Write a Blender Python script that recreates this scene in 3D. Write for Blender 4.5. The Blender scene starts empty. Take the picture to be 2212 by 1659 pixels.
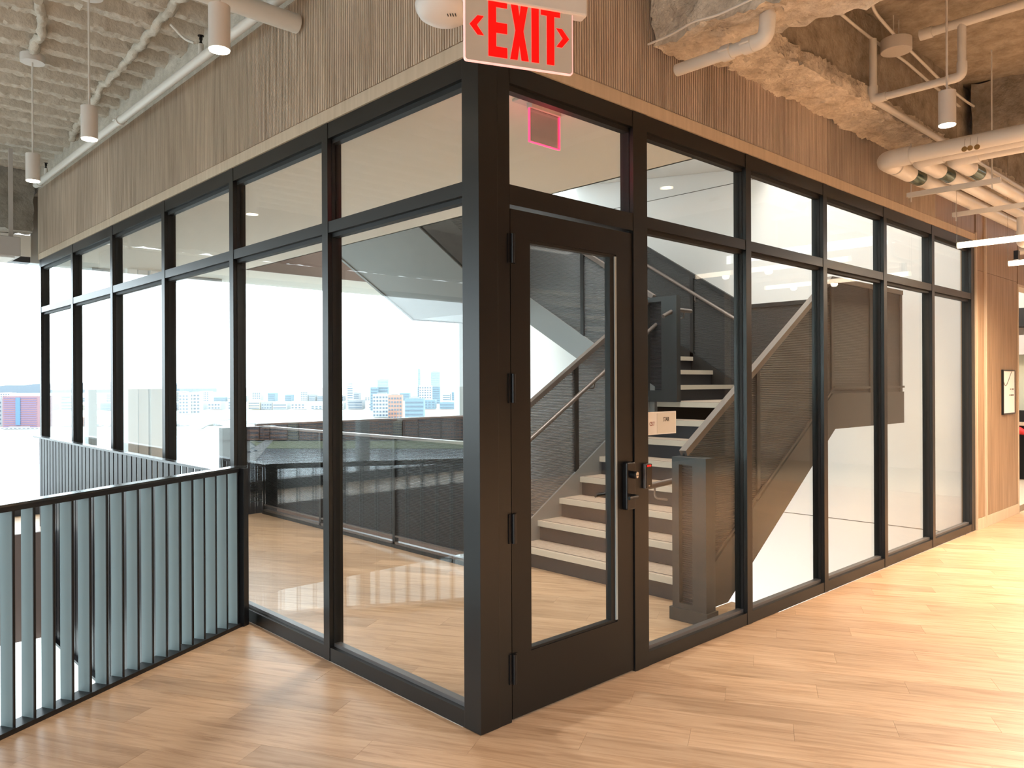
import bpy, math, random
from mathutils import Vector, Matrix, noise

# ------------------------------------------------------------------ camera, world, light, exposure
S = bpy.context.scene
COL = S.collection
YAW, ROLL, FPX, CX, HY = 0.81266, -0.0045, 1686.73, 1107.3, 828.6
CAMP = Vector((-2.3274, -2.6767, 1.6))
FW = Vector((math.cos(YAW), math.sin(YAW), 0)); R0 = Vector((math.sin(YAW), -math.cos(YAW), 0)); U0 = Vector((0, 0, 1))
CR = R0 * math.cos(ROLL) + U0 * math.sin(ROLL); CU = -R0 * math.sin(ROLL) + U0 * math.cos(ROLL)
cd = bpy.data.cameras.new('camera'); cam = bpy.data.objects.new('camera', cd); COL.objects.link(cam)
m = Matrix.Identity(4)
for i in range(3):
    m[i][0] = CR[i]; m[i][1] = CU[i]; m[i][2] = -FW[i]; m[i][3] = CAMP[i]
cam.matrix_world = m
cd.sensor_fit = 'HORIZONTAL'; cd.sensor_width = 36; cd.lens = 36 * FPX / 2212
cd.shift_x = (1106 - CX) / 2212; cd.shift_y = (HY - 829.5) / 2212
cd.clip_start = 0.05; cd.clip_end = 30000
S.camera = cam
S.view_settings.view_transform = 'Standard'; S.view_settings.look = 'None'
S.view_settings.gamma = 1; S.view_settings.use_curve_mapping = False
S.view_settings.exposure = 1.05
S.cycles.max_bounces = 10; S.cycles.diffuse_bounces = 5; S.cycles.glossy_bounces = 5
S.cycles.transparent_max_bounces = 40; S.cycles.sample_clamp_indirect = 6
S.cycles.use_denoising = True

w = bpy.data.worlds.new('overcast_sky'); S.world = w; w.use_nodes = True
wn = w.node_tree; bg = wn.nodes['Background']
bg.inputs[0].default_value = (0.86, 0.94, 1.0, 1); bg.inputs[1].default_value = 3.6

def area(name, loc, direction, sx, sy, power, color, portal=False):
    l = bpy.data.lights.new(name, 'AREA'); l.shape = 'RECTANGLE'; l.size = sx; l.size_y = sy
    l.energy = power; l.color = color
    if portal: l.cycles.is_portal = True
    o = bpy.data.objects.new(name, l); COL.objects.link(o); o.location = loc
    o.rotation_euler = Vector(direction).to_track_quat('-Z', 'Y').to_euler()
    return o
# portals sit in the window openings and only guide the sampling of the sky
area('window_portal', (-0.4, 8.75, 1.6), (0, -1, 0), 15.2, 3.2, 1, (1, 1, 1), True)
area('window_portal', (-0.4, 8.75, 6.0), (0, -1, 0), 15.2, 3.0, 1, (1, 1, 1), True)
area('window_portal', (-0.4, 8.75, -2.8), (0, -1, 0), 15.2, 3.2, 1, (1, 1, 1), True)
area('window_portal', (-8.25, 1.0, 1.6), (1, 0, 0), 14.0, 3.0, 1, (1, 1, 1), True)
# added fill behind the camera, and bulbs of the corridor tube lights at right
WARM = (1.0, 0.78, 0.58); NEUT = (1.0, 0.90, 0.80)
def lamp(name, loc, sx, sy, power, color): return area(name, loc, (0, 0, -1), sx, sy, power, color)
def spot(name, loc, power, color, size=2.5, soft=0.14):
    l = bpy.data.lights.new(name, 'SPOT'); l.energy = power; l.color = color; l.spot_size = size; l.spot_blend = 1.0
    l.shadow_soft_size = soft
    o = bpy.data.objects.new(name, l); COL.objects.link(o); o.location = loc; return o
for x in (5.14, 6.67):
    for y in (-.75, -1.25, -1.75): spot('tube_bulb', (x, y, 2.745), 110, (1.0, 0.76, 0.53), 3.0, 0.03)
# fill bulbs under unseen pendants added behind the camera (the pendants are built further down)
ADDED_PEND = [(-5.6, -4.6, 420, NEUT), (-5.6, -1.6, 400, NEUT), (-2.9, -5.2, 430, NEUT), (-.3, -4.4, 460, NEUT), (1.9, -4.6, 480, NEUT),
        (4.1, -5.0, 520, WARM), (6.6, -4.4, 480, WARM), (9.0, -3.2, 420, WARM)]
for (x, y, p, c) in ADDED_PEND: spot('pendant_bulb', (x, y, 3.17), p, c)
# unseen fill lamps added in the stair hall and the storeys above and below
spot('stair_fill', (1.0, 1.9, 3.05), 130, NEUT); spot('stair_fill', (1.0, 5.0, 3.05), 130, NEUT)  # added fill without a fixture, brightens the hall floor and ceiling
area('upper_hall_fill', (3.2, 1.3, 6.9), (0.75, 0.05, -1), 1.6, 1.6, 120, (1.0, 0.95, 0.90))  # added pair standing in for daylight on the upper storey
area('upper_hall_fill', (3.0, 6.4, 6.9), (0.9, -0.4, -1), 1.6, 1.0, 110, (1.0, 0.96, 0.92))
area('lower_hall_fill', (3.4, 3.4, -1.3), (0.6, -.2, -1), 1.6, 3.0, 105, (1.0, 0.95, 0.92))  # added fill for the white walls of the storey below

# ------------------------------------------------------------------ helpers
def tag(o, label=None, cat=None, group=None, kind=None):
    if label: o['label'] = label
    if cat: o['category'] = cat
    if group: o['group'] = group
    if kind: o['kind'] = kind
    return o
def empty(name, loc=(0, 0, 0), label=None, cat=None, group=None, kind=None, parent=None):
    o = bpy.data.objects.new(name, None); COL.objects.link(o); o.empty_display_size = 0.1
    if parent: o.parent = parent
    o.location = loc
    return tag(o, label, cat, group, kind)
class MB:
    def __init__(s): s.v = []; s.f = []; s.col = []; s.sm = False
    def add(s, vs, fs, col=None):
        b = len(s.v); s.v += [tuple(q) for q in vs]; s.f += [tuple(b + i for i in f) for f in fs]
        s.col += [col] * len(fs)
        return s
    def box(s, x0, y0, z0, x1, y1, z1, col=None):
        x0, x1 = min(x0, x1), max(x0, x1); y0, y1 = min(y0, y1), max(y0, y1); z0, z1 = min(z0, z1), max(z0, z1)
        return s.add([(x0,y0,z0),(x1,y0,z0),(x1,y1,z0),(x0,y1,z0),(x0,y0,z1),(x1,y0,z1),(x1,y1,z1),(x0,y1,z1)],
              [(0,3,2,1),(4,5,6,7),(0,1,5,4),(1,2,6,5),(2,3,7,6),(3,0,4,7)], col)
    def prism(s, poly, a, b):
        """poly: list of 3D points, extruded by vector from a to b (offset vectors)"""
        n = len(poly); A = [Vector(p) + Vector(a) for p in poly]; B = [Vector(p) + Vector(b) for p in poly]
        fs = [tuple(range(n))[::-1], tuple(range(n, 2 * n))] + [(i, (i + 1) % n, n + (i + 1) % n, n + i) for i in range(n)]
        return s.add(A + B, fs)
    def beam(s, p, q, wd, ht, up=(0, 0, 1)):
        p = Vector(p); q = Vector(q); d = (q - p).normalized(); u = Vector(up)
        r = d.cross(u).normalized() * (wd / 2); u2 = r.cross(d).normalized() * (ht / 2)
        vs = []
        for c in (p, q): vs += [c - r - u2, c + r - u2, c + r + u2, c - r + u2]
        return s.add(vs, [(0,3,2,1),(4,5,6,7),(0,1,5,4),(1,2,6,5),(2,3,7,6),(3,0,4,7)])
    def tube(s, pts, r, n=14, cap=True):
        pts = [Vector(p) for p in pts]; m_ = len(pts); vs = []
        d0 = (pts[1] - pts[0]).normalized()
        ref = Vector((0, 0, 1)) if abs(d0.z) < 0.9 else Vector((1, 0, 0))
        u = d0.cross(ref).normalized()
        for i, p in enumerate(pts):
            d = (pts[min(i + 1, m_ - 1)] - pts[max(i - 1, 0)]).normalized()
            u = (u - d * u.dot(d)).normalized(); v = d.cross(u)
            rr = r[i] if isinstance(r, (list, tuple)) else r
            for k in range(n):
                a = 2 * math.pi * k / n; vs.append(p + (u * math.cos(a) + v * math.sin(a)) * rr)
        fs = []
        for i in range(m_ - 1):
            for k in range(n):
                fs.append((i*n+k, i*n+(k+1)%n, (i+1)*n+(k+1)%n, (i+1)*n+k))
        if cap: fs += [tuple(range(n))[::-1], tuple(range((m_-1)*n, m_*n))]
        s.sm = True
        return s.add(vs, fs)
    def build(s, name, mat, parent=None, smooth=None, kind=None, label=None, bevel=0):
        me = bpy.data.meshes.new(name); me.from_pydata(s.v, [], s.f); me.update()
        me.materials.append(mat)
        if any(c is not None for c in s.col):
            at = me.attributes.new('pv', 'FLOAT', 'FACE')
            at.data.foreach_set('value', [c if c is not None else 0.5 for c in s.col])
        if (s.sm if smooth is None else smooth):
            me.shade_smooth()
            me.set_sharp_from_angle(angle=math.radians(40))
        o = bpy.data.objects.new(name, me); COL.objects.link(o)
        if parent: o.parent = parent
        if bevel:
            bm = o.modifiers.new('bevel', 'BEVEL'); bm.width = bevel; bm.segments = 2; bm.limit_method = 'ANGLE'
        if kind: o['kind'] = kind
        if label: o['label'] = label
        return o
def local(o, mb, loc):
    """shift a builder's vertices so they are relative to loc"""
    mb.v = [(x - loc[0], y - loc[1], z - loc[2]) for x, y, z in mb.v]; return mb
def arc_path(pts, rad=0.06, seg=5):
    """round the inner corners of a polyline"""
    P = [Vector(p) for p in pts]; out = [P[0]]
    for i in range(1, len(P) - 1):
        a = (P[i-1] - P[i]); b = (P[i+1] - P[i]); r = min(rad, a.length * .45, b.length * .45)
        a = P[i] + a.normalized() * r; b = P[i] + b.normalized() * r
        for k in range(seg + 1):
            t = k / seg; out.append(a * (1-t)**2 + P[i] * 2*t*(1-t) + b * t*t)
    out.append(P[-1]); return out
def mesh_copy(o, parent, loc, name=None):
    c = o.copy(); COL.objects.link(c); c.parent = parent; c.location = loc
    return c
def text_mesh(txt, size, mat, name, parent, mw, sx=1.0, ext=0.0006):
    cu = bpy.data.curves.new(name, 'FONT'); cu.body = txt; cu.size = size; cu.extrude = ext
    cu.align_x = 'CENTER'; cu.align_y = 'CENTER'; cu.resolution_u = 3
    t = bpy.data.objects.new(name + '_curve', cu); COL.objects.link(t)
    bpy.context.view_layer.update()
    me = bpy.data.meshes.new_from_object(t.evaluated_get(bpy.context.evaluated_depsgraph_get()))
    bpy.data.objects.remove(t); me.materials.clear(); me.materials.append(mat)
    for v in me.vertices: v.co.x *= sx
    o = bpy.data.objects.new(name, me); COL.objects.link(o); o.parent = parent; o.matrix_local = mw
    return o
def frame_m(origin, xdir, zdir):
    """matrix whose local x is xdir, local y is up-ish, local z is zdir"""
    x = Vector(xdir).normalized(); z = Vector(zdir).normalized(); y = z.cross(x)
    M = Matrix.Identity(4)
    for i in range(3): M[i][0] = x[i]; M[i][1] = y[i]; M[i][2] = z[i]; M[i][3] = origin[i]
    return M

# ------------------------------------------------------------------ materials
def mat(name, base=(0.5, 0.5, 0.5), rough=0.5, metal=0.0, spec=0.5, emit=None, estr=0.0):
    m = bpy.data.materials.new(name); m.use_nodes = True
    b = m.node_tree.nodes['Principled BSDF']
    b.inputs['Base Color'].default_value = (*base, 1); b.inputs['Roughness'].default_value = rough
    b.inputs['Metallic'].default_value = metal; b.inputs['Specular IOR Level'].default_value = spec
    if emit: b.inputs['Emission Color'].default_value = (*emit, 1); b.inputs['Emission Strength'].default_value = estr
    return m
def N(m, t, **kw):
    n = m.node_tree.nodes.new(t)
    for k, v in kw.items(): setattr(n, k, v)
    return n
def L(m, a, b): m.node_tree.links.new(a, b)
def bs(m): return m.node_tree.nodes['Principled BSDF']
def ramp(m, stops):
    r = N(m, 'ShaderNodeValToRGB'); e = r.color_ramp.elements
    while len(e) < len(stops): e.new(0.5)
    for i, (p, c) in enumerate(stops): e[i].position = p; e[i].color = (*c, 1)
    return r
def mapped(m, scale, rotz=0.0, coord='Object'):
    if coord == 'World':
        g = N(m, 'ShaderNodeNewGeometry').outputs['Position']
    else: g = N(m, 'ShaderNodeTexCoord').outputs[coord]
    r = N(m, 'ShaderNodeMapping'); r.inputs['Rotation'].default_value = (0, 0, rotz); L(m, g, r.inputs[0])
    s = N(m, 'ShaderNodeMapping'); s.inputs['Scale'].default_value = scale; L(m, r.outputs[0], s.inputs[0])
    return s.outputs[0]
def noise_bump(m, scale, dist, strength=0.5, detail=4, vec=None):
    n = N(m, 'ShaderNodeTexNoise'); n.inputs['Scale'].default_value = scale; n.inputs['Detail'].default_value = detail
    L(m, vec or mapped(m, (1, 1, 1), coord='World'), n.inputs['Vector'])
    b = N(m, 'ShaderNodeBump'); b.inputs['Distance'].default_value = dist; b.inputs['Strength'].default_value = strength
    L(m, n.outputs[0], b.inputs['Height']); L(m, b.outputs[0], bs(m).inputs['Normal'])
    return n

def mul(m, a, fac_sock, lo, hi):
    mr = N(m, 'ShaderNodeMapRange'); mr.inputs['To Min'].default_value = lo; mr.inputs['To Max'].default_value = hi
    L(m, fac_sock, mr.inputs[0])
    mx = N(m, 'ShaderNodeMix', data_type='RGBA', blend_type='MULTIPLY'); mx.inputs[0].default_value = 1
    L(m, a, mx.inputs[6]); L(m, mr.outputs[0], mx.inputs[7]); return mx.outputs[2]

PANG = math.atan2(0.875, -0.484)       # planks run square to the void railing
def wood_floor():
    m = mat('oak_floor', rough=0.34, spec=0.42)
    v = mapped(m, (1.3, 16, 1), -PANG, 'World')
    at = N(m, 'ShaderNodeAttribute', attribute_name='pv')
    off = N(m, 'ShaderNodeVectorMath', operation='ADD'); cmb = N(m, 'ShaderNodeCombineXYZ')
    mm = N(m, 'ShaderNodeMath', operation='MULTIPLY'); mm.inputs[1].default_value = 37
    L(m, at.outputs['Fac'], mm.inputs[0]); L(m, mm.outputs[0], cmb.inputs[0]); L(m, mm.outputs[0], cmb.inputs[2])
    L(m, v, off.inputs[0]); L(m, cmb.outputs[0], off.inputs[1])
    n = N(m, 'ShaderNodeTexNoise'); n.inputs['Scale'].default_value = 1.6; n.inputs['Detail'].default_value = 7
    n.inputs['Roughness'].default_value = 0.62; n.inputs['Distortion'].default_value = 0.9
    L(m, off.outputs[0], n.inputs['Vector'])
    r = ramp(m, [(0.28, (0.32, 0.190, 0.105)), (0.5, (0.48, 0.315, 0.195)), (0.72, (0.58, 0.405, 0.270))])
    L(m, n.outputs[0], r.inputs[0])
    L(m, mul(m, r.outputs[0], at.outputs['Fac'], 0.86, 1.12), bs(m).inputs['Base Color'])
    b = N(m, 'ShaderNodeBump'); b.inputs['Distance'].default_value = 0.0006; b.inputs['Strength'].default_value = 0.4
    L(m, n.outputs[0], b.inputs['Height']); L(m, b.outputs[0], bs(m).inputs['Normal'])
    mr = N(m, 'ShaderNodeMapRange'); mr.inputs['To Min'].default_value = 0.30; mr.inputs['To Max'].default_value = 0.44
    L(m, n.outputs[0], mr.inputs[0]); L(m, mr.outputs[0], bs(m).inputs['Roughness'])
    return m
def wood_wall(name, c0, c1, rough=0.55, lo=0.84, hi=1.12):
    m = mat(name, rough=rough, spec=0.3)
    v = mapped(m, (14, 14, 0.9), coord='World')
    n = N(m, 'ShaderNodeTexNoise'); n.inputs['Scale'].default_value = 2.2; n.inputs['Detail'].default_value = 6
    L(m, v, n.inputs['Vector'])
    r = ramp(m, [(0.3, c0), (0.7, c1)]); L(m, n.outputs[0], r.inputs[0])
    oi = N(m, 'ShaderNodeObjectInfo')
    L(m, mul(m, r.outputs[0], oi.outputs['Random'], lo, hi), bs(m).inputs['Base Color'])
    return m
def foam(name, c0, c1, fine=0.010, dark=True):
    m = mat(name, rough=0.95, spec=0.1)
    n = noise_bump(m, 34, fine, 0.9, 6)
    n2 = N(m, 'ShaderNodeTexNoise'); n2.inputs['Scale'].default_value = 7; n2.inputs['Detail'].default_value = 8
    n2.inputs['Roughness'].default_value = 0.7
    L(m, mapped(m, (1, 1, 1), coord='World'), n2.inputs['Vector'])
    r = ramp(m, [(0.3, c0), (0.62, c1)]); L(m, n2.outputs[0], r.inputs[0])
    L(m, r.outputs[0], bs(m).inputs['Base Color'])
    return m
def glass(name, tint=(0.96, 0.985, 0.98), r0=0.045, k=0.9):
    m = bpy.data.materials.new(name); m.use_nodes = True; nt = m.node_tree; nt.nodes.clear()
    out = N(m, 'ShaderNodeOutputMaterial'); tr = N(m, 'ShaderNodeBsdfTransparent'); gl = N(m, 'ShaderNodeBsdfGlossy')
    tr.inputs[0].default_value = (*tint, 1); gl.inputs['Roughness'].default_value = 0.0
    lw = N(m, 'ShaderNodeLayerWeight'); lw.inputs[0].default_value = 0.5
    pw = N(m, 'ShaderNodeMath', operation='POWER'); pw.inputs[1].default_value = 5
    L(m, lw.outputs['Facing'], pw.inputs[0])
    ma = N(m, 'ShaderNodeMath', operation='MULTIPLY_ADD'); ma.inputs[1].default_value = k; ma.inputs[2].default_value = r0
    L(m, pw.outputs[0], ma.inputs[0])
    mx = N(m, 'ShaderNodeMixShader'); L(m, ma.outputs[0], mx.inputs[0]); L(m, tr.outputs[0], mx.inputs[1]); L(m, gl.outputs[0], mx.inputs[2])
    L(m, mx.outputs[0], out.inputs[0]); return m
def metal_mesh(name, base, open_=0.3):
    """fine horizontally ribbed perforated sheet: the holes are far below a pixel"""
    m = mat(name, base=base, rough=0.45, metal=0.3)
    nt = m.node_tree; out = nt.nodes['Material Output']
    w_ = N(m, 'ShaderNodeTexWave', bands_direction='Z'); w_.inputs['Scale'].default_value = 22
    w_.inputs['Distortion'].default_value = 0.0
    L(m, mapped(m, (1, 1, 1), coord='World'), w_.inputs['Vector'])
    mr = N(m, 'ShaderNodeMapRange'); mr.inputs['From Min'].default_value = 0.2; mr.inputs['From Max'].default_value = 0.8
    mr.inputs['To Min'].default_value = max(0, open_ - 0.10); mr.inputs['To Max'].default_value = open_ + 0.10
    L(m, w_.outputs['Fac'], mr.inputs[0])
    tr = N(m, 'ShaderNodeBsdfTransparent'); mx = N(m, 'ShaderNodeMixShader')
    L(m, mr.outputs[0], mx.inputs[0]); L(m, bs(m).outputs[0], mx.inputs[1]); L(m, tr.outputs[0], mx.inputs[2])
    L(m, mx.outputs[0], out.inputs[0])
    b = N(m, 'ShaderNodeBump'); b.inputs['Distance'].default_value = 0.0015; L(m, w_.outputs['Fac'], b.inputs['Height'])
    L(m, b.outputs[0], bs(m).inputs['Normal'])
    return m

M = {}
M['floor'] = wood_floor()
M['subfloor'] = mat('subfloor', (0.30, 0.19, 0.11), 0.7)
M['slat'] = wood_wall('fluted_wood', (0.40, 0.325, 0.255), (0.58, 0.49, 0.40))
M['panelwood'] = wood_wall('panel_wood', (0.22, 0.145, 0.088), (0.33, 0.225, 0.145), 0.45, 0.9, 1.08)
M['trimwood'] = wood_wall('trim_wood', (0.47, 0.38, 0.28), (0.56, 0.46, 0.35), 0.5, 1, 1)
M['frame'] = mat('dark_bronze_metal', (0.048, 0.048, 0.047), 0.36, 0.85, 0.5); noise_bump(M['frame'], 900, 0.0002, 0.15, 1)
M['doorpaint'] = mat('door_metal', (0.010, 0.009, 0.008), 0.42, 0.0, 0.35)
M['gasket'] = mat('black_gasket', (0.004, 0.004, 0.004), 0.6)
M['bead'] = mat('grey_bead', (0.16, 0.15, 0.15), 0.4, 0.5)
M['black'] = mat('black_metal', (0.008, 0.008, 0.009), 0.35, 0.2)
M['bar'] = mat('teal_grey_paint', (0.19, 0.245, 0.255), 0.5, 0.0, 0.4); noise_bump(M['bar'], 500, 0.0004, 0.3, 2)
M['barrail'] = mat('railing_cap_metal', (0.10, 0.105, 0.11), 0.22, 0.8)
M['barblack'] = mat('railing_black', (0.012, 0.012, 0.014), 0.4, 0.2)
M['glass'] = glass('partition_glass', r0=0.046)
M['glassr'] = glass('partition_glass_right', r0=0.028, k=0.8)
M['fglass'] = glass('facade_glass', (0.93, 0.965, 0.97), r0=0.02, k=0.5)
M['white'] = mat('white_paint', (0.82, 0.81, 0.79), 0.6); noise_bump(M['white'], 60, 0.0006, 0.3, 3)
M['ceilpaint'] = mat('ceiling_paint', (0.80, 0.77, 0.71), 0.75); noise_bump(M['ceilpaint'], 30, 0.0008, 0.3, 3)
M['joint'] = mat('dark_joint', (0.10, 0.10, 0.10), 0.8)  # dark grey core that shows in the panel joints
M['brown'] = mat('mauve_brown_fascia', (0.20, 0.145, 0.125), 0.5)
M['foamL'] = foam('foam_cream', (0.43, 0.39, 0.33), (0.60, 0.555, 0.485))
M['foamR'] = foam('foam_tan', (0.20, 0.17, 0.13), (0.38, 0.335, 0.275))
M['foamB'] = foam('foam_beam', (0.36, 0.31, 0.25), (0.70, 0.64, 0.55), 0.022)
M['foamG'] = foam('foam_grey', (0.22, 0.205, 0.18), (0.36, 0.33, 0.29))
M['pipe'] = mat('white_pipe_paint', (0.66, 0.64, 0.60), 0.38)
M['lampwhite'] = mat('lamp_body_white', (0.62, 0.59, 0.56), 0.4)
M['glow'] = mat('lamp_glow', (0.9, 0.9, 0.9), 0.4, emit=(1.0, 0.86, 0.66), estr=9)
M['tubeglow'] = mat('tube_glow', (0.9, 0.9, 0.9), 0.4, emit=(1.0, 0.80, 0.58), estr=3.2)
M['red'] = mat('exit_red', (0.9, 0.0, 0.0), 0.5, emit=(1.0, 0.0, 0.0), estr=1.3)
M['rededge'] = mat('red_edge_glow', (0.9, 0.05, 0.1), 0.4, emit=(1.0, 0.03, 0.10), estr=1.6)
M['pinkedge'] = mat('pink_edge_glow', (0.9, 0.6, 0.6), 0.4, emit=(1.0, 0.30, 0.28), estr=0.55)
M['mirror'] = mat('brushed_sign_face', (0.66, 0.63, 0.58), 0.22, 0.35)
M['tread'] = wood_wall('tread_vinyl', (0.40, 0.31, 0.24), (0.50, 0.40, 0.32), 0.5, 0.96, 1.04)
M['nosing'] = mat('cream_nosing', (0.60, 0.54, 0.45), 0.45)
M['riser'] = mat('dark_riser', (0.018, 0.022, 0.030), 0.5)
M['stair'] = mat('stair_steel', (0.014, 0.0135, 0.013), 0.45, 0.1)
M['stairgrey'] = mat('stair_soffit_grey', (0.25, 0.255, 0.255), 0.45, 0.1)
M['mesh'] = metal_mesh('perforated_mesh', (0.012, 0.012, 0.012), 0.12)
M['meshg'] = metal_mesh('perforated_mesh_grey', (0.16, 0.16, 0.165), 0.30)
M['rail'] = mat('handrail_metal', (0.17, 0.14, 0.125), 0.35, 0.4)
M['sill'] = mat('dark_sill', (0.03, 0.03, 0.034), 0.4)
M['facade'] = mat('facade_frame', (0.45, 0.47, 0.47), 0.4, 0.2)
M['signwhite'] = mat('sign_cream', (0.92, 0.93, 0.93), 0.4)
M['signtan'] = mat('sign_tan', (0.78, 0.78, 0.72), 0.4)
M['ink'] = mat('black_ink', (0.01, 0.01, 0.01), 0.5)
M['redink'] = mat('dark_red_ink', (0.30, 0.03, 0.03), 0.5)
M['steel'] = mat('bright_steel', (0.6, 0.6, 0.58), 0.25, 0.9)
M['sleeve'] = mat('green_grey_sleeve', (0.10, 0.13, 0.08), 0.22, 0.6)
M['brass'] = mat('brass_tag', (0.35, 0.22, 0.08), 0.4, 0.7)
M['acrylic'] = glass('clear_acrylic', (0.80, 0.68, 0.68), 0.08)
M['smoke'] = mat('reader_face', (0.008, 0.008, 0.009), 0.2)
M['greybox'] = mat('grey_box_paint', (0.46, 0.43, 0.41), 0.5)

# ------------------------------------------------------------------ floors
def clip(poly, hp):
    """clip a 2D polygon by half planes (nx, ny, c): nx*x + ny*y <= c"""
    for nx, ny, c in hp:
        out = []
        for i in range(len(poly)):
            a = poly[i]; b = poly[(i + 1) % len(poly)]
            da = nx*a[0] + ny*a[1] - c; db = nx*b[0] + ny*b[1] - c
            if da <= 0: out.append(a)
            if (da < 0) != (db < 0) and abs(da - db) > 1e-12:
                t = da / (da - db); out.append((a[0] + (b[0]-a[0])*t, a[1] + (b[1]-a[1])*t))
        poly = out
        if len(poly) < 3: return []
    return poly
RD = Vector((-0.875, -0.484, 0)).normalized()      # railing over the void, from the glass wall outwards
RN = Vector((-RD.y, RD.x, 0))                      # square to it, pointing to the camera side
if RN.dot(CAMP) < 0: RN = -RN
RP = Vector((-0.02, 2.36, 0))
rc = RN.x * RP.x + RN.y * RP.y
regions = [
    [(0, 1, 0.0), (-1, 0, 6.5), (1, 0, 9.6), (0, -1, 6.5)],
    [(0, -1, 0.0), (1, 0, 0.0), (-1, 0, 6.5), (-RN.x, -RN.y, -rc)],
    [(-1, 0, 0.0), (0, -1, 0.0), (1, 0, 2.12), (0, 1, 8.45)],
    [(-1, 0, -2.12), (0, -1, 0.0), (1, 0, 2.75), (0, 1, 0.37)],
    [(-1, 0, -2.12), (0, -1, -0.37), (1, 0, 2.48), (0, 1, 2.36)],
    [(-1, 0, -2.12), (0, -1, -7.12), (1, 0, 7.2), (0, 1, 8.45)],
    [(-1, 0, 8.0), (0, -1, -7.12), (1, 0, 0.0), (0, 1, 8.45)],
]
floor = empty('floor', (0, 0, 0), 'light oak plank floor running from the corridor into the glazed stair hall', None, kind='structure')
dP = Vector((math.cos(PANG), math.sin(PANG))); dQ = Vector((-dP.y, dP.x))
PW, PL, GAP = 0.182, 1.22, 0.0005
random.seed(7)
cells = []
for i in range(-70, 71):
    off = (i * 0.37) % 1 * PL
    for j in range(-12, 13):
        u0, u1 = j * PL + off + GAP, (j + 1) * PL + off - GAP; v0, v1 = i * PW + GAP, (i + 1) * PW - GAP
        base = [tuple(dP * u + dQ * v) for u, v in ((u0, v0), (u1, v0), (u1, v1), (u0, v1))]
        cval = random.random(); zt = -random.random() * 0.0004
        for reg in regions:
            pg = clip(base, reg)
            if len(pg) >= 3:
                c = (sum(p[0] for p in pg) / len(pg), sum(p[1] for p in pg) / len(pg))
                d = Vector((*c, 0)) - CAMP; dep = d.dot(FW)
                ar = 0.5 * abs(sum(pg[k][0]*pg[(k+1)%len(pg)][1] - pg[(k+1)%len(pg)][0]*pg[k][1] for k in range(len(pg))))
                vis = dep > 0.5 and abs(d.dot(R0) / dep) < 0.75 and 1.6 / dep < 0.62
                cells.append((-(ar / dep**3) if vis else 1.0, pg, zt, cval))
cells.sort(key=lambda t: t[0])
rest = MB()
for k, (sc_, pg, zt, cval) in enumerate(cells):
    mb = MB() if (k < 298 and sc_ < 0) else rest
    n = len(pg)
    # keep counter clockwise
    a = sum(pg[q][0]*pg[(q+1)%n][1] - pg[(q+1)%n][0]*pg[q][1] for q in range(n))
    if a < 0: pg = pg[::-1]
    vs = [(p[0], p[1], zt) for p in pg] + [(p[0], p[1], -0.006) for p in pg]
    mb.add(vs, [tuple(range(n))] + [((q+1)%n, q, n+q, n+(q+1)%n) for q in range(n)], cval)
    if mb is not rest: mb.build('floor_plank', M['floor'], floor)
rest.build('floor_plank', M['floor'], floor, kind='stuff')
# structural slab under the planks with its painted edges
sl = MB()
for reg in regions:
    pg = clip([(-8.0, -6.5), (9.6, -6.5), (9.6, 8.45), (-8.0, 8.45)], reg); n = len(pg)
    sl.add([(p[0], p[1], -0.0062) for p in pg] + [(p[0], p[1], -1.15) for p in pg],
           [tuple(range(n)), tuple(range(n, 2*n))[::-1]] + [((q+1)%n, q, n+q, n+(q+1)%n) for q in range(n)])
sl.build('floor_slab', M['subfloor'], floor)
fe = MB()
fe.box(-8.0, 7.095, -1.16, 7.2, 7.118, -0.002); fe.build('slab_edge', M['brown'], floor, label='mauve brown fascia on the slab edge')
fe = MB(); fe.box(2.122, 0.4, -1.15, 2.14, 7.09, -0.002); fe.build('slab_edge', M['white'], floor)
lf = MB().box(-8.2, -1.0, -4.4, 9.6, 8.5, -4.3); tag(lf.build('floor', M['subfloor']), kind='structure')

# ------------------------------------------------------------------ stair hall shell
ceil_in = empty('ceiling', (0, 0, 0), 'smooth off white painted ceiling of the stair hall with a large stair opening', kind='structure')
c = MB(); c.box(0.12, 0.12, 3.1, 2.16, 8.5, 3.16); c.box(2.16, 7.12, 3.1, 7.2, 8.5, 3.16)
c.build('ceiling_board', M['ceilpaint'], ceil_in)
c = MB(); c.box(2.16, 7.10, 3.1, 7.2, 7.12, 4.3); c.build('slab_edge', M['brown'], ceil_in, label='mauve brown fascia of the upper slab')
c = MB(); c.box(2.14, 0.12, 3.1, 2.16, 7.1, 4.3); c.build('slab_edge', M['white'], ceil_in)
c = MB(); c.box(0.12, 0.12, 3.17, 2.12, 8.5, 4.28); c.box(2.16, 7.14, 3.17, 7.2, 8.5, 4.28); c.build('floor_slab', M['subfloor'], ceil_in)
# end wall in big white panels with recessed joints
wl = empty('wall_end', (7.2, 0, 0), 'white end wall of the stair hall with thin horizontal joints', kind='structure')
for z0, z1 in ((-4.3, -0.09), (-0.08, 4.315), (4.325, 7.4)):
    for y0, y1 in ((0.0, 8.5),):
        local(wl, MB().box(7.2, y0, z0, 7.23, y1, z1), (7.2, 0, 0)).build('wall_panel', M['white'], wl)
local(wl, MB().box(7.212, 0, -4.3, 7.36, 8.6, 7.4), (7.2, 0, 0)).build('wall_core', M['joint'], wl)
tag(MB().box(0.13, 0.0, 4.3, 7.3, 0.12, 7.4).build('wall_front', M['white']), kind='structure')
tag(MB().box(2.0, 0.13, 4.3, 2.14, 8.5, 7.4).build('wall_back', M['white']), kind='structure')
tag(MB().box(0.0, 0.13, -4.3, 0.12, 8.05, -0.0).build('wall_below', M['white']), kind='structure')
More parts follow.
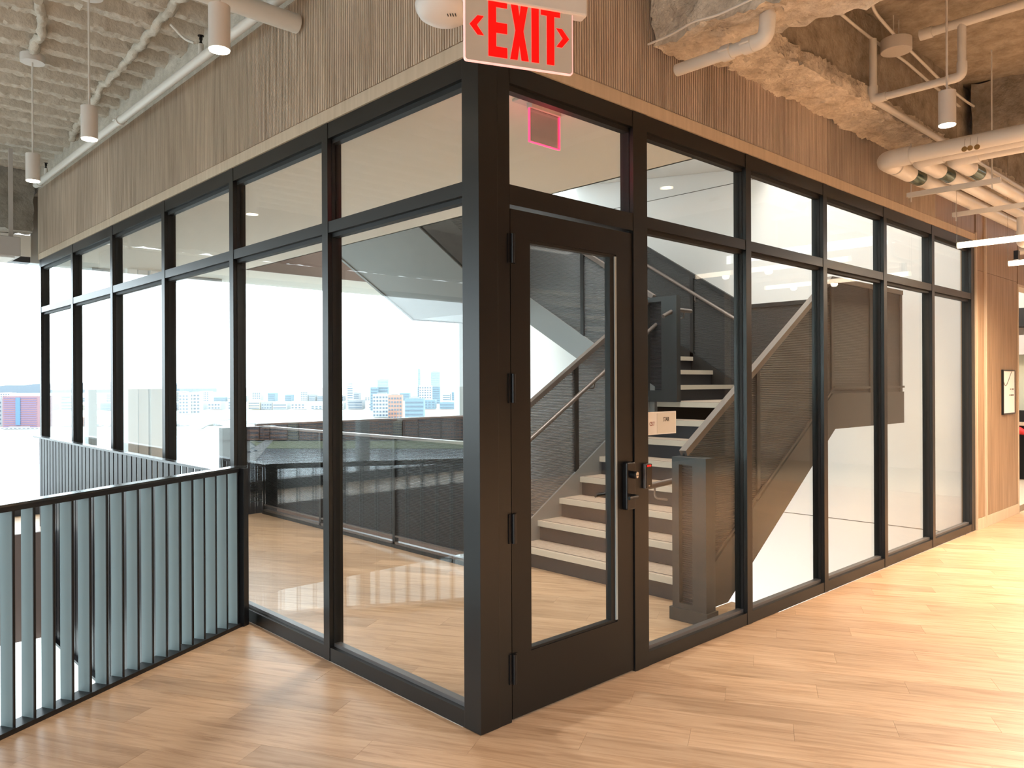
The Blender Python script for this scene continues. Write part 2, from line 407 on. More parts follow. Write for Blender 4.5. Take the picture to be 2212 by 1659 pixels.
tag(MB().box(0.13, 0.0, -4.3, 7.2, 0.12, -1.152).build('wall_below', M['white']), kind='structure')
tag(MB().box(2.0, 0.0, 7.4, 7.3, 8.6, 7.5).build('ceiling', M['ceilpaint']), kind='structure')
# white sloping soffit of the next flight above
so = MB().prism([(4.6, 2.4, 4.60), (7.19, 2.4, 4.44), (7.19, 5.9, 4.82), (4.6, 5.9, 5.0)], (0, 0, 0), (0, 0, 0.12))
tag(so.build('ceiling', M['white']), kind='structure')

# ------------------------------------------------------------------ facade at the far side: frames, glass, heads
fac = empty('window_facade', (0, 8.5, 0), 'floor to ceiling facade glazing with pale frames overlooking the city', kind='structure')
def F(mb): return local(fac, mb, (0, 8.5, 0))
colx = [-8.15, -4.75, 0.70, 1.22, 6.95]
for lo, hi in ((0.16, 3.14), (-4.3, -1.16), (4.36, 7.4)):
    for x in colx:
        if abs(x + 4.75) < .1 or abs(x + 8.15) < .1: wdt = 0.09
        else: wdt = 0.05
        F(MB().box(x - wdt, 8.5, lo, x + wdt, 8.66, hi)).build('mullion', M['facade'], fac)
    for a, b in zip(colx[:-1], colx[1:]):
        F(MB().box(a + 0.04, 8.57, lo, b - 0.04, 8.582, hi)).build('glass_pane', M['fglass'], fac)
for x0, x1 in ((-8.2, -0.02), (-0.0199, 7.2)):
    F(MB().box(x0, 8.46, -0.0, x1, 8.68, 0.15)).build('sill', M['sill'], fac)
    F(MB().box(x0, 8.46, 4.22, x1, 8.68, 4.36)).build('sill', M['sill'], fac)
F(MB().box(-8.2, 8.46, 3.20, 0.0, 8.70, 3.46)).build('head_panel', M['ceilpaint'], fac)
F(MB().box(-8.2, 8.50, 3.13, 0.0, 8.70, 3.20)).build('head_rail', M['sill'], fac)
F(MB().box(0.0, 8.50, 3.13, 7.2, 8.70, 4.22)).build('spandrel', M['facade'], fac)
F(MB().box(-8.2, 8.50, -1.16, 7.2, 8.70, 0.0)).build('spandrel', M['facade'], fac)
# roller blind box and the boxed column seen through the fourth and fifth bays
tag(MB().box(0.62, 8.2, 3.02, 2.3, 8.44, 3.10).build('trim_1', M['facade']), kind='structure')
cw = empty('column', (1.2, 8.1, 0), 'pale boxed column at the facade behind the far left glass bays', 'column')
for x0, x1, y in ((0.98, 1.10, 8.0), (1.12, 1.24, 8.03), (1.26, 1.47, 7.98)):
    local(cw, MB().box(x0, y, 0.001, x1, 8.44, 3.1), (1.2, 8.1, 0)).build('cladding_panel', M['white'], cw)
# facade on the left return
fl = empty('window_left', (-8.2, 0, 0), 'side facade glazing of the open office', kind='structure')
for y in (-6.4, -3.4, -0.4, 2.6, 5.6, 8.5):
    local(fl, MB().box(-8.28, y - .05, -4.3, -8.12, y + .05, 4.2), (-8.2, 0, 0)).build('mullion', M['facade'], fl)
local(fl, MB().box(-8.21, -6.4, 0.1, -8.2, 8.5, 3.2), (-8.2, 0, 0)).build('glass_pane', M['fglass'], fl)
local(fl, MB().box(-8.3, -6.5, 3.2, -8.1, 8.6, 4.3), (-8.2, 0, 0)).build('spandrel', M['facade'], fl)
local(fl, MB().box(-8.3, -6.5, -1.2, -8.1, 8.6, 0.1), (-8.2, 0, 0)).build('spandrel', M['facade'], fl)
local(fl, MB().box(-8.21, -1, -4.3, -8.2, 8.5, -1.2), (-8.2, 0, 0)).build('glass_pane', M['fglass'], fl)

# ------------------------------------------------------------------ walls round the office behind the camera
tag(MB().box(-8.2, -6.7, -1.1, 13.0, -6.5, 4.4).build('wall_rear', mat('rear_wall_dark', (0.10, 0.08, 0.065), 0.7)), kind='structure')
tag(MB().box(-8.2, -1.1, -4.3, 0.1, -1.0, -1.15).build('wall_lower', M['white']), kind='structure')

# ------------------------------------------------------------------ ceilings
ZD = 4.3
def rough(name, mtl, parent, faces, amp, freq, fine=0.0, kind=None):
    """faces: list of (origin, uvec, nu, vvec, nv, normal)"""
    mb = MB()
    for o, u, nu, v, nv, nr in faces:
        o, u, v, nr = Vector(o), Vector(u), Vector(v), Vector(nr); vs = []
        for j in range(nv + 1):
            for i in range(nu + 1):
                p = o + u * (i / nu) + v * (j / nv)
                q = noise.noise_vector(p * freq) * amp + noise.noise_vector(p * freq * 3.1) * (amp * .45) + noise.noise_vector(p * freq * 8) * fine
                vs.append(p + q)
        fs = [(j*(nu+1)+i, j*(nu+1)+i+1, (j+1)*(nu+1)+i+1, (j+1)*(nu+1)+i) for j in range(nv) for i in range(nu)]
        if u.cross(v).dot(nr) < 0: fs = [f[::-1] for f in fs]
        mb.add(vs, fs)
    return mb.build(name, mtl, parent, smooth=True, kind=kind)
def rough_box(name, mtl, parent, x0, y0, z0, x1, y1, z1, res, amp, freq, fine=0.0):
    dx, dy, dz = x1-x0, y1-y0, z1-z0; nx, ny, nz = [max(1, int(d / res)) for d in (dx, dy, dz)]
    return rough(name, mtl, parent, [
        ((x0,y0,z0), (dx,0,0), nx, (0,dy,0), ny, (0,0,-1)), ((x0,y0,z1), (dx,0,0), nx, (0,dy,0), ny, (0,0,1)),
        ((x0,y0,z0), (dx,0,0), nx, (0,0,dz), nz, (0,-1,0)), ((x0,y1,z0), (dx,0,0), nx, (0,0,dz), nz, (0,1,0)),
        ((x0,y0,z0), (0,dy,0), ny, (0,0,dz), nz, (-1,0,0)), ((x1,y0,z0), (0,dy,0), ny, (0,0,dz), nz, (1,0,0))], amp, freq, fine)
ceil = empty('ceiling', (0, 0, 0), 'exposed ceiling deck sprayed with rough cream foam', kind='structure')
# ribbed foam deck on the left: ribs run square to the glazed wall
def deck():
    mb = MB(); x0, x1, y0, y1 = -4.2, 0.1, 1.6, 8.5; r = 0.018
    nx, ny = int((x1-x0)/r), int((y1-y0)/r); vs = []
    for j in range(ny + 1):
        y = y0 + (y1-y0) * j / ny
        for i in range(nx + 1):
            x = x0 + (x1-x0) * i / nx
            p = Vector((x, y, 0))
            w1 = noise.noise(p * 1.7) * 0.02 + noise.noise(p * 7) * 0.010
            ph = ((y + w1 - 3.72) / 0.325) % 1.0
            # flat flute bottoms with rounded foam ridges hanging lower
            ph = abs(ph - 0.5) * 2 + noise.noise(p * 6 + Vector((0, 0, 7))) * .07; rib = min(1, max(0, (0.56 - ph) / 0.26)); rib = rib * rib * (3 - 2 * rib)
            z = ZD - 0.105 * rib
            z += noise.noise(p * 7) * 0.006 + noise.noise(p * 26) * (0.003 + .010 * rib) + noise.noise(p * 44) * (0.002 + .009 * rib)
            vs.append((x, y, z))
    fs = [(j*(nx+1)+i, (j+1)*(nx+1)+i, (j+1)*(nx+1)+i+1, j*(nx+1)+i+1) for j in range(ny) for i in range(nx)]
    mb.add(vs, fs); return mb.build('foam_deck', M['foamL'], ceil, smooth=True)
deck()
def rope(pts, r):
    P = [Vector(p) for p in pts]; out = []
    for a, b in zip(P[:-1], P[1:]):
        n = max(2, int((b - a).length / .03))
        for k in range(n): out.append(a.lerp(b, k / n))
    q = [p + noise.noise_vector(p * 5) * .02 + Vector((0, 0, .014 * math.cos(2 * math.pi * (p.y - 3.72) / .325))) for p in out]
    mb = MB().tube(q, [r * (1 + .35 * noise.noise(p * 17)) for p in out], 16)
    mb.v = [tuple(Vector(v) + noise.noise_vector(Vector(v) * 38) * .012) for v in mb.v]
    mb.build('foamed_conduit', M['foamL'], ceil, smooth=True)
rope([(-.34, 1.9, 4.20), (-.31, 3.2, 4.20), (-.26, 3.9, 4.20), (-.24, 4.7, 4.20), (-.14, 5.6, 4.21), (-.04, 6.5, 4.21)], .029)
rope([(-1.02, 3.35, 4.21), (-.94, 3.6, 4.20), (-.88, 3.95, 4.20), (-.86, 4.35, 4.20)], .030)
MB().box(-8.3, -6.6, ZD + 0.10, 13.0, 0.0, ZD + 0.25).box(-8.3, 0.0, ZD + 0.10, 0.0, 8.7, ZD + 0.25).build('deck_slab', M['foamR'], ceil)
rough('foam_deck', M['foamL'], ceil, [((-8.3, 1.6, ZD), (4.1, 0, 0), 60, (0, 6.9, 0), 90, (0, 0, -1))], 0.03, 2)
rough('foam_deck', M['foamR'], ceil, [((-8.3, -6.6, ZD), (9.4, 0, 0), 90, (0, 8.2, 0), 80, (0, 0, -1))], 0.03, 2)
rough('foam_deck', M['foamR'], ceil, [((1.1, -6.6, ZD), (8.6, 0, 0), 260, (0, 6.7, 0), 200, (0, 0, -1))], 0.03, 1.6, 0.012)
rough_box('foam_beam', M['foamG'], ceil, -8.2, 8.2, 3.47, -0.02, 8.5, 4.3, 0.05, 0.03, 5, 0.01)
# foam coated steel in the right hand ceiling
rough_box('foam_beam', M['foamB'], ceil, 1.27, -6.4, 3.50, 1.66, -0.03, 4.3, 0.030, 0.035, 4.5, 0.024)
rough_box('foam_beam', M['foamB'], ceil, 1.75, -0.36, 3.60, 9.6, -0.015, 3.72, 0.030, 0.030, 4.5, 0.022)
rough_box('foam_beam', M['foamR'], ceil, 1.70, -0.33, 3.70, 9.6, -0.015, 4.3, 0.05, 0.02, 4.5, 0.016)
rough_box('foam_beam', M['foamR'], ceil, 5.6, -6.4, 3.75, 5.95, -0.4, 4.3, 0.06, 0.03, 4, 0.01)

# ------------------------------------------------------------------ fluted wood fascias above the glazing
FP, FR = 0.0195, 0.014
def fluted(width, h):
    mb = MB(); n = round(width / FP); p = width / n; prof = []
    for k in range(n):
        x = k * p
        prof += [(x + 0.0005, 0.0), (x + p*.07, FR*.9), (x + p*.30, FR), (x + p*.53, FR*.9), (x + p*.60, 0.0)]
    prof.append((n * p - 0.0005, 0.0))
    vs = [(x, d, 0) for x, d in prof] + [(x, d, h) for x, d in prof]; m_ = len(prof)
    fs = [(i, i+1, m_+i+1, m_+i) for i in range(m_-1)]
    mb.add(vs, fs)
    b = len(mb.v); W = n * p
    mb.add([(0,-0.012,0),(W,-0.012,0),(W,0,0),(0,0,0),(0,-0.012,h),(W,-0.012,h),(W,0,h),(0,0,h)], [(0,1,2,3),(7,6,5,4),(0,4,5,1),(3,7,4,0),(1,5,6,2)])
    return mb
wleft = empty('wall_left', (0, 0, 0), 'fascia of fluted greige wood panels above the left glazed wall', kind='structure')
wright = empty('wall_right', (0, 0, 0), 'fascia of fluted brown wood above the right glazed wall, flat panels at its end', kind='structure')
PWID = 30 * FP
pan = None; y = 0.0
k = 0
while y < 8.03:
    wd = min(PWID, 8.05 - y)
    if wd < 0.1: break
    if pan is None or abs(wd - PWID) > 1e-4:
        o = fluted(wd, 0.76).build('fluted_panel', M['slat'], wleft, smooth=False); pan = pan or o
    else:
        o = pan.copy(); COL.objects.link(o); o.parent = wleft
    # local x runs along +Y, flutes face -X
    o.matrix_local = Matrix(((0, -1, 0, 0.002), (1, 0, 0, y), (0, 0, 1, 3.185), (0, 0, 0, 1)))
    y += wd; k += 1
MB().box(0.016, 0.0, 3.11, 0.12, 8.05, 3.95).build('wall_core', M['subfloor'], wleft)
MB().box(-0.006, -0.012, 3.113, 0.02, 8.06, 3.184).build('wood_trim', M['trimwood'], wleft)
MB().box(-0.01, 8.045, 3.113, 0.13, 8.06, 3.95).build('wood_trim', M['trimwood'], wleft)
rough_box('foam_beam', M['foamL'], ceil, 0.02, 0.3, 3.955, 0.3, 8.5, 4.3, 0.05, 0.02, 5, 0.01)
pan = None; x = 0.0
for i in range(10):
    if pan is None: o = fluted(PWID, 1.02).build('fluted_panel', M['slat'], wright, smooth=False); pan = o
    else: o = pan.copy(); COL.objects.link(o); o.parent = wright
    o.matrix_local = Matrix(((1, 0, 0, i * PWID), (0, -1, 0, 0.002), (0, 0, 1, 3.185), (0, 0, 0, 1)))
xe = 10 * PWID
MB().box(0.0, 0.016, 3.11, 7.06, 0.12, 4.3).build('wall_core', M['subfloor'], wright)
MB().box(-0.012, -0.006, 3.113, 7.06, 0.02, 3.184).build('wood_trim', M['trimwood'], wright)
xx = xe
for wd in (0.26, 0.22, 0.3, 0.41):
    x1 = min(xx + wd, 7.05)
    MB().box(xx + .001, -0.004, 3.186, x1 - .001, 0.016, 4.2).build('wood_panel', M['panelwood'], wright); xx = x1
    if xx >= 7.05: break
# solid wood panelled end of the right wall with battens, base and reveal
for x0, x1 in ((7.06, 7.33), (7.37, 7.60), (7.60, 7.86), (7.86, 8.16), (8.16, 8.42), (8.42, 8.63)):
    MB().box(x0 + .001, -0.012, 0.12, x1 - .001, 0.016, 2.80).build('wood_panel', M['panelwood'], wright)
for x0, x1 in ((7.06, 7.33), (7.37, 7.86), (7.86, 8.63)):
    MB().box(x0 + .001, -0.012, 2.804, x1 - .001, 0.016, 4.2).build('wood_panel', M['panelwood'], wright)
MB().box(7.052, -0.020, 0.0, 7.072, 0.02, 3.2).build('batten', M['trimwood'], wright)
MB().box(7.335, -0.03, 0.0, 7.368, 0.02, 4.1).build('batten', M['trimwood'], wright)
MB().box(8.63, -0.02, 0.0, 8.66, 0.14, 2.78).build('batten', M['trimwood'], wright)
MB().box(8.66, -0.02, 2.75, 9.65, 0.14, 2.78).build('batten', M['trimwood'], wright)
MB().box(8.66, -0.012, 2.78, 9.65, 0.14, 4.2).build('wood_panel', M['panelwood'], wright)
MB().box(7.06, 0.016, 0.0, 8.63, 0.14, 4.2).build('wall_core', M['subfloor'], wright)
tag(MB().box(7.073, -0.022, 0.001, 8.63, -0.0121, 0.118).build('baseboard_right', M['trimwood']), kind='structure')

# ------------------------------------------------------------------ glazed screens: mullions, transoms, panes
D0, D1, DG = 0.0, 0.092, 0.048
def screen(name, label, axis, posts, hdr, doors, parent_loc=(0, 0, 0)):
    root = empty(name, (0, 0, 0), label, kind='structure')
    def B(a0, a1, d0, d1, z0, z1):
        mb = MB()
        return mb.box(d0, a0, z0, d1, a1, z1) if axis == 'Y' else mb.box(a0, d0, z0, a1, d1, z1)
    for (a0, a1) in posts:
        B(a0, a1, D0, D1, 0.002, 3.11).build('mullion', M['frame'], root)
        # dark glazing pocket seen beside every mullion
        B(a0 - .004, a1 + .004, DG - .02, DG + .024, 0.08, 3.02).build('gasket', M['gasket'], root)
    allp = hdr
    for i in range(len(allp) - 1):
        a0, a1 = allp[i][1], allp[i + 1][0]
        B(a0, a1, D0 + .003, D1, 3.02, 3.11).build('head_rail', M['frame'], root)
        B(a0, a1, DG - .02, DG + .024, 2.994, 3.02).build('gasket', M['gasket'], root)
        if i in doors:
            B(a0, a1, D0 + .003, D1, 2.445, 2.54).build('transom', M['frame'], root)
            B(a0 + .004, a1 - .004, DG, DG + .01, 2.54, 3.0).build('glass_pane', M['glass' if axis == 'Y' else 'glassr'], root)
        else:
            B(a0, a1, D0 + .003, D1, 2.475, 2.54).build('transom', M['frame'], root)
            B(a0, a1, DG - .02, DG + .024, 2.452, 2.475).build('gasket', M['gasket'], root)
            B(a0, a1, D0 + .003, D1, 0.002, 0.08).build('sill_rail', M['frame'], root)
            B(a0, a1, DG - .018, DG + .024, 0.08, 0.10).build('glazing_bead', M['bead'], root)
            B(a0 + .004, a1 - .004, DG, DG + .01, 2.54, 3.0).build('glass_pane', M['glass' if axis == 'Y' else 'glassr'], root)
            B(a0 + .004, a1 - .004, DG, DG + .01, 0.09, 2.46).build('glass_pane', M['glass' if axis == 'Y' else 'glassr'], root)
    return root
lp = [(1.329, 1.393), (2.606, 2.668), (3.918, 3.984), (5.268, 5.334), (6.611, 6.683), (7.977, 8.05)]
wl_ = screen('window_1', 'left glazed wall of six bays in dark metal framing with transom panes', 'Y', lp, [(0, 0.118)] + lp, [])
rp = [(1.135, 1.26), (2.333, 2.398), (3.46, 3.523), (4.61, 4.675), (5.77, 5.838), (6.94, 7.05)]
wr_ = screen('window_2', 'right glazed wall of six bays in dark metal framing beside the door', 'X', rp, [(0.14, 0.197)] + rp, [0])
cp = MB().box(0.0, 0.0, 0.002, 0.118, 0.118, 3.11); cp.build('corner_post', M['frame'], wl_, bevel=0.002)
MB().box(0.118, 0.004, 0.002, 0.197, D1, 3.11).build('door_jamb', M['frame'], wr_)

# ------------------------------------------------------------------ door
door = empty('door_1', (0.2, 0, 0), 'dark metal framed glass stair door with four black hinges', kind='structure')
def DL(mb): return local(door, mb, (0.2, 0, 0))
ly0, ly1 = 0.008, 0.055
DL(MB().box(0.205, ly0, 0.012, 0.329, ly1, 2.428)).build('stile', M['doorpaint'], door)
DL(MB().box(0.99, ly0, 0.012, 1.128, ly1, 2.428)).build('stile', M['doorpaint'], door)
DL(MB().box(0.329, ly0, 0.012, 0.99, ly1, 0.309)).build('bottom_rail', M['doorpaint'], door)
DL(MB().box(0.329, ly0, 2.295, 0.99, ly1, 2.428)).build('top_rail', M['doorpaint'], door)
DL(MB().box(0.32, 0.028, 0.30, 1.0, 0.036, 2.30)).build('glass_pane', M['glassr'], door)
g = MB()
for (a, b, c_, d_) in ((0.329, 0.340, 0.309, 2.295), (0.945, 0.99, 0.309, 2.295), (0.34, 0.945, 0.309, 0.322), (0.34, 0.945, 2.28, 2.295)):
    g.box(a, ly0 + .006, c_, b, ly1 - .004, d_)
DL(g).build('glazing_bead', M['gasket'], door)
DL(MB().box(0.978, ly0 - .001, 0.32, 0.992, ly0 + .02, 2.285)).build('glazing_bead', mat('pale_bead', (.36, .42, .44), .5), door, label='bright metal bead on the latch side')
for z0, z1 in ((2.168, 2.307), (1.509, 1.646), (0.846, 0.985), (0.183, 0.324)):
    h = DL(MB().tube([(0.205, -0.008, z0), (0.205, -0.008, z1)], 0.010, 12)).build('hinge', M['black'], door)
    DL(MB().box(0.180, -0.002, z0, 0.232, 0.010, z1)).build('hinge_leaf', M['black'], h)
lk = DL(MB().box(1.035, -0.026, 0.908, 1.112, 0.009, 1.168)).build('lock_body', M['black'], door, bevel=0.008)
cyl = DL(MB().tube([(1.075, -0.026, 1.10), (1.075, -0.062, 1.10)], 0.020, 18)).build('lock_cylinder', M['black'], lk)
DL(MB().tube([(1.075, -0.062, 1.107), (1.075, -0.066, 1.107)], 0.011, 16).tube([(1.075, -0.062, 1.093), (1.075, -0.066, 1.093)], 0.009, 16)).build('keyhole', M['steel'], lk)
DL(MB().tube(arc_path([(1.075, -0.02, 0.985), (1.075, -0.070, 0.985), (0.985, -0.078, 0.985)], 0.02), 0.0095, 12)).build('lever', M['black'], lk)
DL(MB().tube(arc_path([(1.062, 0.05, 0.985), (1.062, 0.11, 0.985), (0.93, 0.11, 0.985)], 0.02), 0.0095, 12)).build('lever', M['black'], lk)
DL(MB().box(1.035, 0.055, 0.908, 1.10, 0.075, 1.168)).build('inside_escutcheon', M['steel'], lk)

# card reader on the strike jamb
rd = empty('card_reader', (1.235, -0.001, 1.01), 'slim black card reader with a red light on the door jamb', 'card reader')
local(rd, MB().box(1.205, -0.020, 1.008, 1.262, -0.0015, 1.148), (1.235, -0.001, 1.01)).build('housing', M['bead'], rd, bevel=0.004)
local(rd, MB().box(1.210, -0.024, 1.012, 1.262, -0.0195, 1.145), (1.235, -0.001, 1.01)).build('face', M['smoke'], rd, bevel=0.001)
local(rd, MB().box(1.218, -0.0255, 1.132, 1.252, -0.0235, 1.140), (1.235, -0.001, 1.01)).build('status_light', M['red'], rd)
local(rd, MB().box(1.229, -0.0246, 1.021, 1.243, -0.0240, 1.026), (1.235, -0.001, 1.01)).build('maker_mark', M['steel'], rd)

# room sign on the glass
sg = empty('room_sign', (1.42, 0.07, 1.36), 'cream room sign reading CS17 STAIR stuck on the glass beside the door', 'sign')
def SL(mb): return local(sg, mb, (1.42, 0.07, 1.36))
y1_ = DG - 0.0005
SL(MB().box(1.302, y1_ - .006, 1.300, 1.590, y1_, 1.432)).build('sign_plate', M['signwhite'], sg)
SL(MB().box(1.399, y1_ - .008, 1.306, 1.583, y1_ - .0061, 1.423)).build('inset_panel', M['signtan'], sg)
text_mesh('STAIR', 0.036, M['ink'], 'lettering', sg, frame_m(Vector((1.488, y1_ - .0085, 1.385)) - Vector((1.42, 0.07, 1.36)), (1, 0, 0), (0, -1, 0)), 0.62)
text_mesh('CS17', 0.034, M['redink'], 'lettering', sg, frame_m(Vector((1.352, y1_ - .0065, 1.363)) - Vector((1.42, 0.07, 1.36)), (1, 0, 0), (0, -1, 0)), 0.62)

# ------------------------------------------------------------------ railings over the void
def railing(name, label, p0, d, length, zb, zt, pitch, width, depth, first, mb_, cap_h=0.012, side=1, bottom=True, group=None):
    d = Vector(d).normalized(); nrm = Vector((-d.y, d.x, 0)) * side; p0 = Vector(p0)
    root = empty(name, p0, label, 'railing', group)
    one = None; n = 0; s_ = first
    me = MB(); a = [Vector((0, 0, 0)), d * width, d * width + nrm * depth, nrm * depth]
    me.add([v + Vector((0, 0, zb)) for v in a] + [v + Vector((0, 0, zt - 0.02)) for v in a],
           [(0,3,2,1),(4,5,6,7),(0,1,5,4),(1,2,6,5),(2,3,7,6),(3,0,4,7)])
    while s_ < length - width:
        if one is None: one = me.build('baluster', mb_, root); one.location = d * s_
        else:
            o = one.copy(); COL.objects.link(o); o.parent = root; o.location = d * s_
        s_ += pitch
    return root, d, nrm
r1 = empty('railing', RP, 'teal grey vertical blade railing across the floor edge from the glass wall to the left', 'railing')
BD = 0.072
bl = MB(); bl.beam(-RN * (BD / 2 + .004) + Vector((0, 0, 0.024)), -RN * (BD / 2 + .004) + Vector((0, 0, 1.022)), 0.012, BD, up=RN)
be = MB(); be.beam(-RN * .0015 + Vector((0, 0, 0.024)), -RN * .0015 + Vector((0, 0, 1.022)), 0.012, 0.005, up=RN)  # black strip puts shade into the colour of the blade's front edge
s_ = 0.204 - 0.1082; first = None
while s_ < 4.55:
    if first is None:
        first = bl.build('baluster', M['bar'], r1); edge = be.build('blade_shade_edge', M['barblack'], first); first.location = RD * s_
    else:
        o = first.copy(); COL.objects.link(o); o.parent = r1; o.location = RD * s_
        e = edge.copy(); COL.objects.link(e); e.parent = o
    s_ += 0.1082
mbp = MB(); mbp.beam(Vector((0, 0, 1.052)) - RN * .036, RD * 4.6 + Vector((0, 0, 1.052)) - RN * .036, 0.075, 0.012); mbp.build('top_rail', M['barrail'], r1)
mbp = MB(); mbp.beam(Vector((0, 0, 1.034)) - RN * .036, RD * 4.6 + Vector((0, 0, 1.034)) - RN * .036, 0.070, 0.024); mbp.build('under_rail', M['barblack'], r1)
mbp = MB(); mbp.beam(Vector((0, 0, 0.012)) + RD * .02 - RN * .030, RD * 4.6 + Vector((0, 0, 0.012)) - RN * .030, 0.09, 0.024); mbp.build('bottom_rail', M['barblack'], r1)
pm = MB(); pm.beam(RD * 0.05 + Vector((0, 0, 0.0)), RD * 0.05 + Vector((0, 0, 1.045)), 0.06, 0.05, up=RD); pm.build('end_post', M['barblack'], r1)

r2, d2, n2 = railing('railing', 'tall black baluster screen running along the far part of the left glass wall', (-0.12, 2.52, 0), (0, 1, 0), 5.05, -1.13, 1.03, 0.122, 0.094, 0.008, 0.0, M['barblack'], side=1)
MB().box(-0.055, -0.04, 1.012, 0.01, 5.05, 1.030).build('top_rail', M['barrail'], r2)
MB().box(-0.05, -0.05, -1.14, 0.0, 5.05, -1.115).build('bottom_rail', M['barblack'], r2)

# ------------------------------------------------------------------ staircase
st = empty('staircase', (2.2, 0.43, 0), 'dark steel three flight stair with cream treads behind the glass', 'staircase')
SO = (2.2, 0.43, 0)
def ST(mb, name, mt, parent=None, **k): return local(st, mb, SO).build(name, M[mt], parent or st, **k)
YA0, YA1 = 0.43, 2.34
def step_a(n):
    x = 2.44 + .29 * (n - 1); z = .175 * n; xe_ = x + (.31 if n < 8 else .1)
    t = ST(MB().box(x + .012, YA0, z - .045, xe_, YA1, z), 'tread', 'tread')
    ST(MB().box(x, YA0, z - .050, x + .0119, YA1, z + .0005), 'nosing', 'nosing', t)
    ST(MB().box(x + .04, YA0 + .01, z + .0002, x + .05, YA1 - .01, z + .0012), 'grip_strip', 'riser', t)
    ST(MB().box(x + .03, YA0, z - .175, x + .045, YA1, z - .045), 'riser', 'riser')
for n in range(1, 9): step_a(n)
XB0, XB1 = 4.47, 6.04
def step_b(n):
    y = 2.30 + .285 * (n - 1); z = 1.4 + .175 * n
    t = ST(MB().box(XB0, y + .012, z - .045, XB1, y + (.30 if n < 8 else .1), z), 'tread', 'tread')
    ST(MB().box(XB0, y, z - .050, XB1, y + .0119, z + .0005), 'nosing', 'nosing', t)
    ST(MB().box(XB0, y + .03, z - .175, XB1, y + .045, z - .045), 'riser', 'riser')
for n in range(1, 9): step_b(n)
def step_c(n):
    x = 4.26 - .29 * (n - 1); z = 2.8 + .175 * n
    t = ST(MB().box(x - .012, 4.42, z - .045, x - .31, 6.28, z), 'tread', 'tread')
    ST(MB().box(x - .0119, 4.42, z - .050, x, 6.28, z + .0005), 'nosing', 'nosing', t)
    ST(MB().box(x - .03, 4.42, z - .175, x - .045, 6.28, z - .045), 'riser', 'riser')
for n in range(1, 8): step_c(n)
ST(MB().box(4.50, .42, 1.185, 6.07, 2.32, 1.399), 'landing', 'stair')
ST(MB().box(4.56, .44, 1.3991, 6.03, 2.30, 1.402), 'landing_floor', 'tread')
ST(MB().box(4.26, 4.32, 2.515, 6.07, 6.3, 2.799), 'landing', 'stairgrey')
# soffits
ST(MB().prism([(2.75, .43, .03), (4.52, .43, 1.19), (4.52, 2.34, 1.19), (2.75, 2.34, .03)], (0, 0, 0), (0, 0, .02)), 'soffit', 'stair')
ST(MB().prism([(4.47, 2.28, 1.19), (6.05, 2.28, 1.19), (6.05, 4.36, 2.516), (4.47, 4.36, 2.516)], (0, 0, 0), (0, 0, .02)), 'soffit', 'stairgrey')
ST(MB().prism([(4.262, 4.4, 2.513), (4.262, 6.3, 2.513), (2.18, 6.3, 3.84), (2.18, 4.4, 3.84)], (0, 0, 0), (0, 0, .02)), 'soffit', 'stairgrey')
# stringers (profile polygons extruded to plate thickness)
def prof_y(pts, y, th=.05): return MB().prism([(x, y, z) for x, z in pts], (0, 0, 0), (0, th, 0))
def prof_x(pts, x, th=.05): return MB().prism([(x, y, z) for y, z in pts], (0, 0, 0), (th, 0, 0))
near = [(2.2, 0.0), (2.72, 0.0), (4.5, 1.185), (6.1, 1.18), (6.1, 1.50), (4.46, 1.50), (2.2, .10)]
ST(prof_y(near, .38), 'stringer', 'stair')
ST(prof_y([(2.2, 0.0), (2.72, 0.0), (4.47, 1.185), (4.47, 1.50), (2.2, .10)], 2.34), 'stringer', 'stairgrey')
ST(prof_x([(2.28, 1.26), (4.4, 2.47), (4.4, 2.80), (2.28, 1.56)], 4.43), 'stringer', 'stairgrey')
ST(prof_x([(.4, 1.18), (2.28, 1.18), (4.3, 2.5), (6.3, 2.5), (6.3, 2.84), (4.3, 2.84), (2.28, 1.60), (2.20, 1.50), (.4, 1.50)], 6.05), 'stringer', 'stair')
ST(prof_y([(4.26, 2.53), (2.16, 3.87), (2.16, 4.24), (4.26, 2.93)], 4.36), 'stringer', 'stair')
ST(prof_y([(4.26, 2.5), (2.16, 3.84), (2.16, 4.24), (4.26, 2.93), (6.1, 2.93), (6.1, 2.5)], 6.3), 'stringer', 'stairgrey')
# ledge lines on the stringer faces
ST(MB().beam((2.25, .372, .19), (4.46, .372, 1.55), .012, .02).beam((4.46, .372, 1.55), (6.08, .372, 1.55), .012, .02), 'ledge', 'stair')
# guards: perforated panels, posts and rails
def guard(pts, axis, off, zlo, zhi, posts, mtl, railmat='stair', th=.012, rh=.045):
    """pts: list of (s, z) base line; guard from base+zlo to base+zhi"""
    for (a, za), (b, zb_) in zip(pts[:-1], pts[1:]):
        q = [(a, za + zlo), (b, zb_ + zlo), (b, zb_ + zhi), (a, za + zhi)]
        ST((prof_y(q, off - th/2, th) if axis == 'Y' else prof_x(q, off - th/2, th)), 'mesh_panel', mtl)
        P = (lambda s, z: (s, off, z)) if axis == 'Y' else (lambda s, z: (off, s, z))
        ST(MB().beam(P(a, za + zhi), P(b, zb_ + zhi), .055, rh), 'top_rail', railmat)
    for s_, z in posts:
        P = (lambda s, z: (s, off, z)) if axis == 'Y' else (lambda s, z: (off, s, z))
        ST(MB().beam(P(s_, z + zlo), P(s_, z + zhi), .04, .05, up=(1, 0, 0) if axis == 'Y' else (0, 1, 0)), 'guard_post', 'stair')
nz = lambda x: .175 + .617 * (x - 2.44)
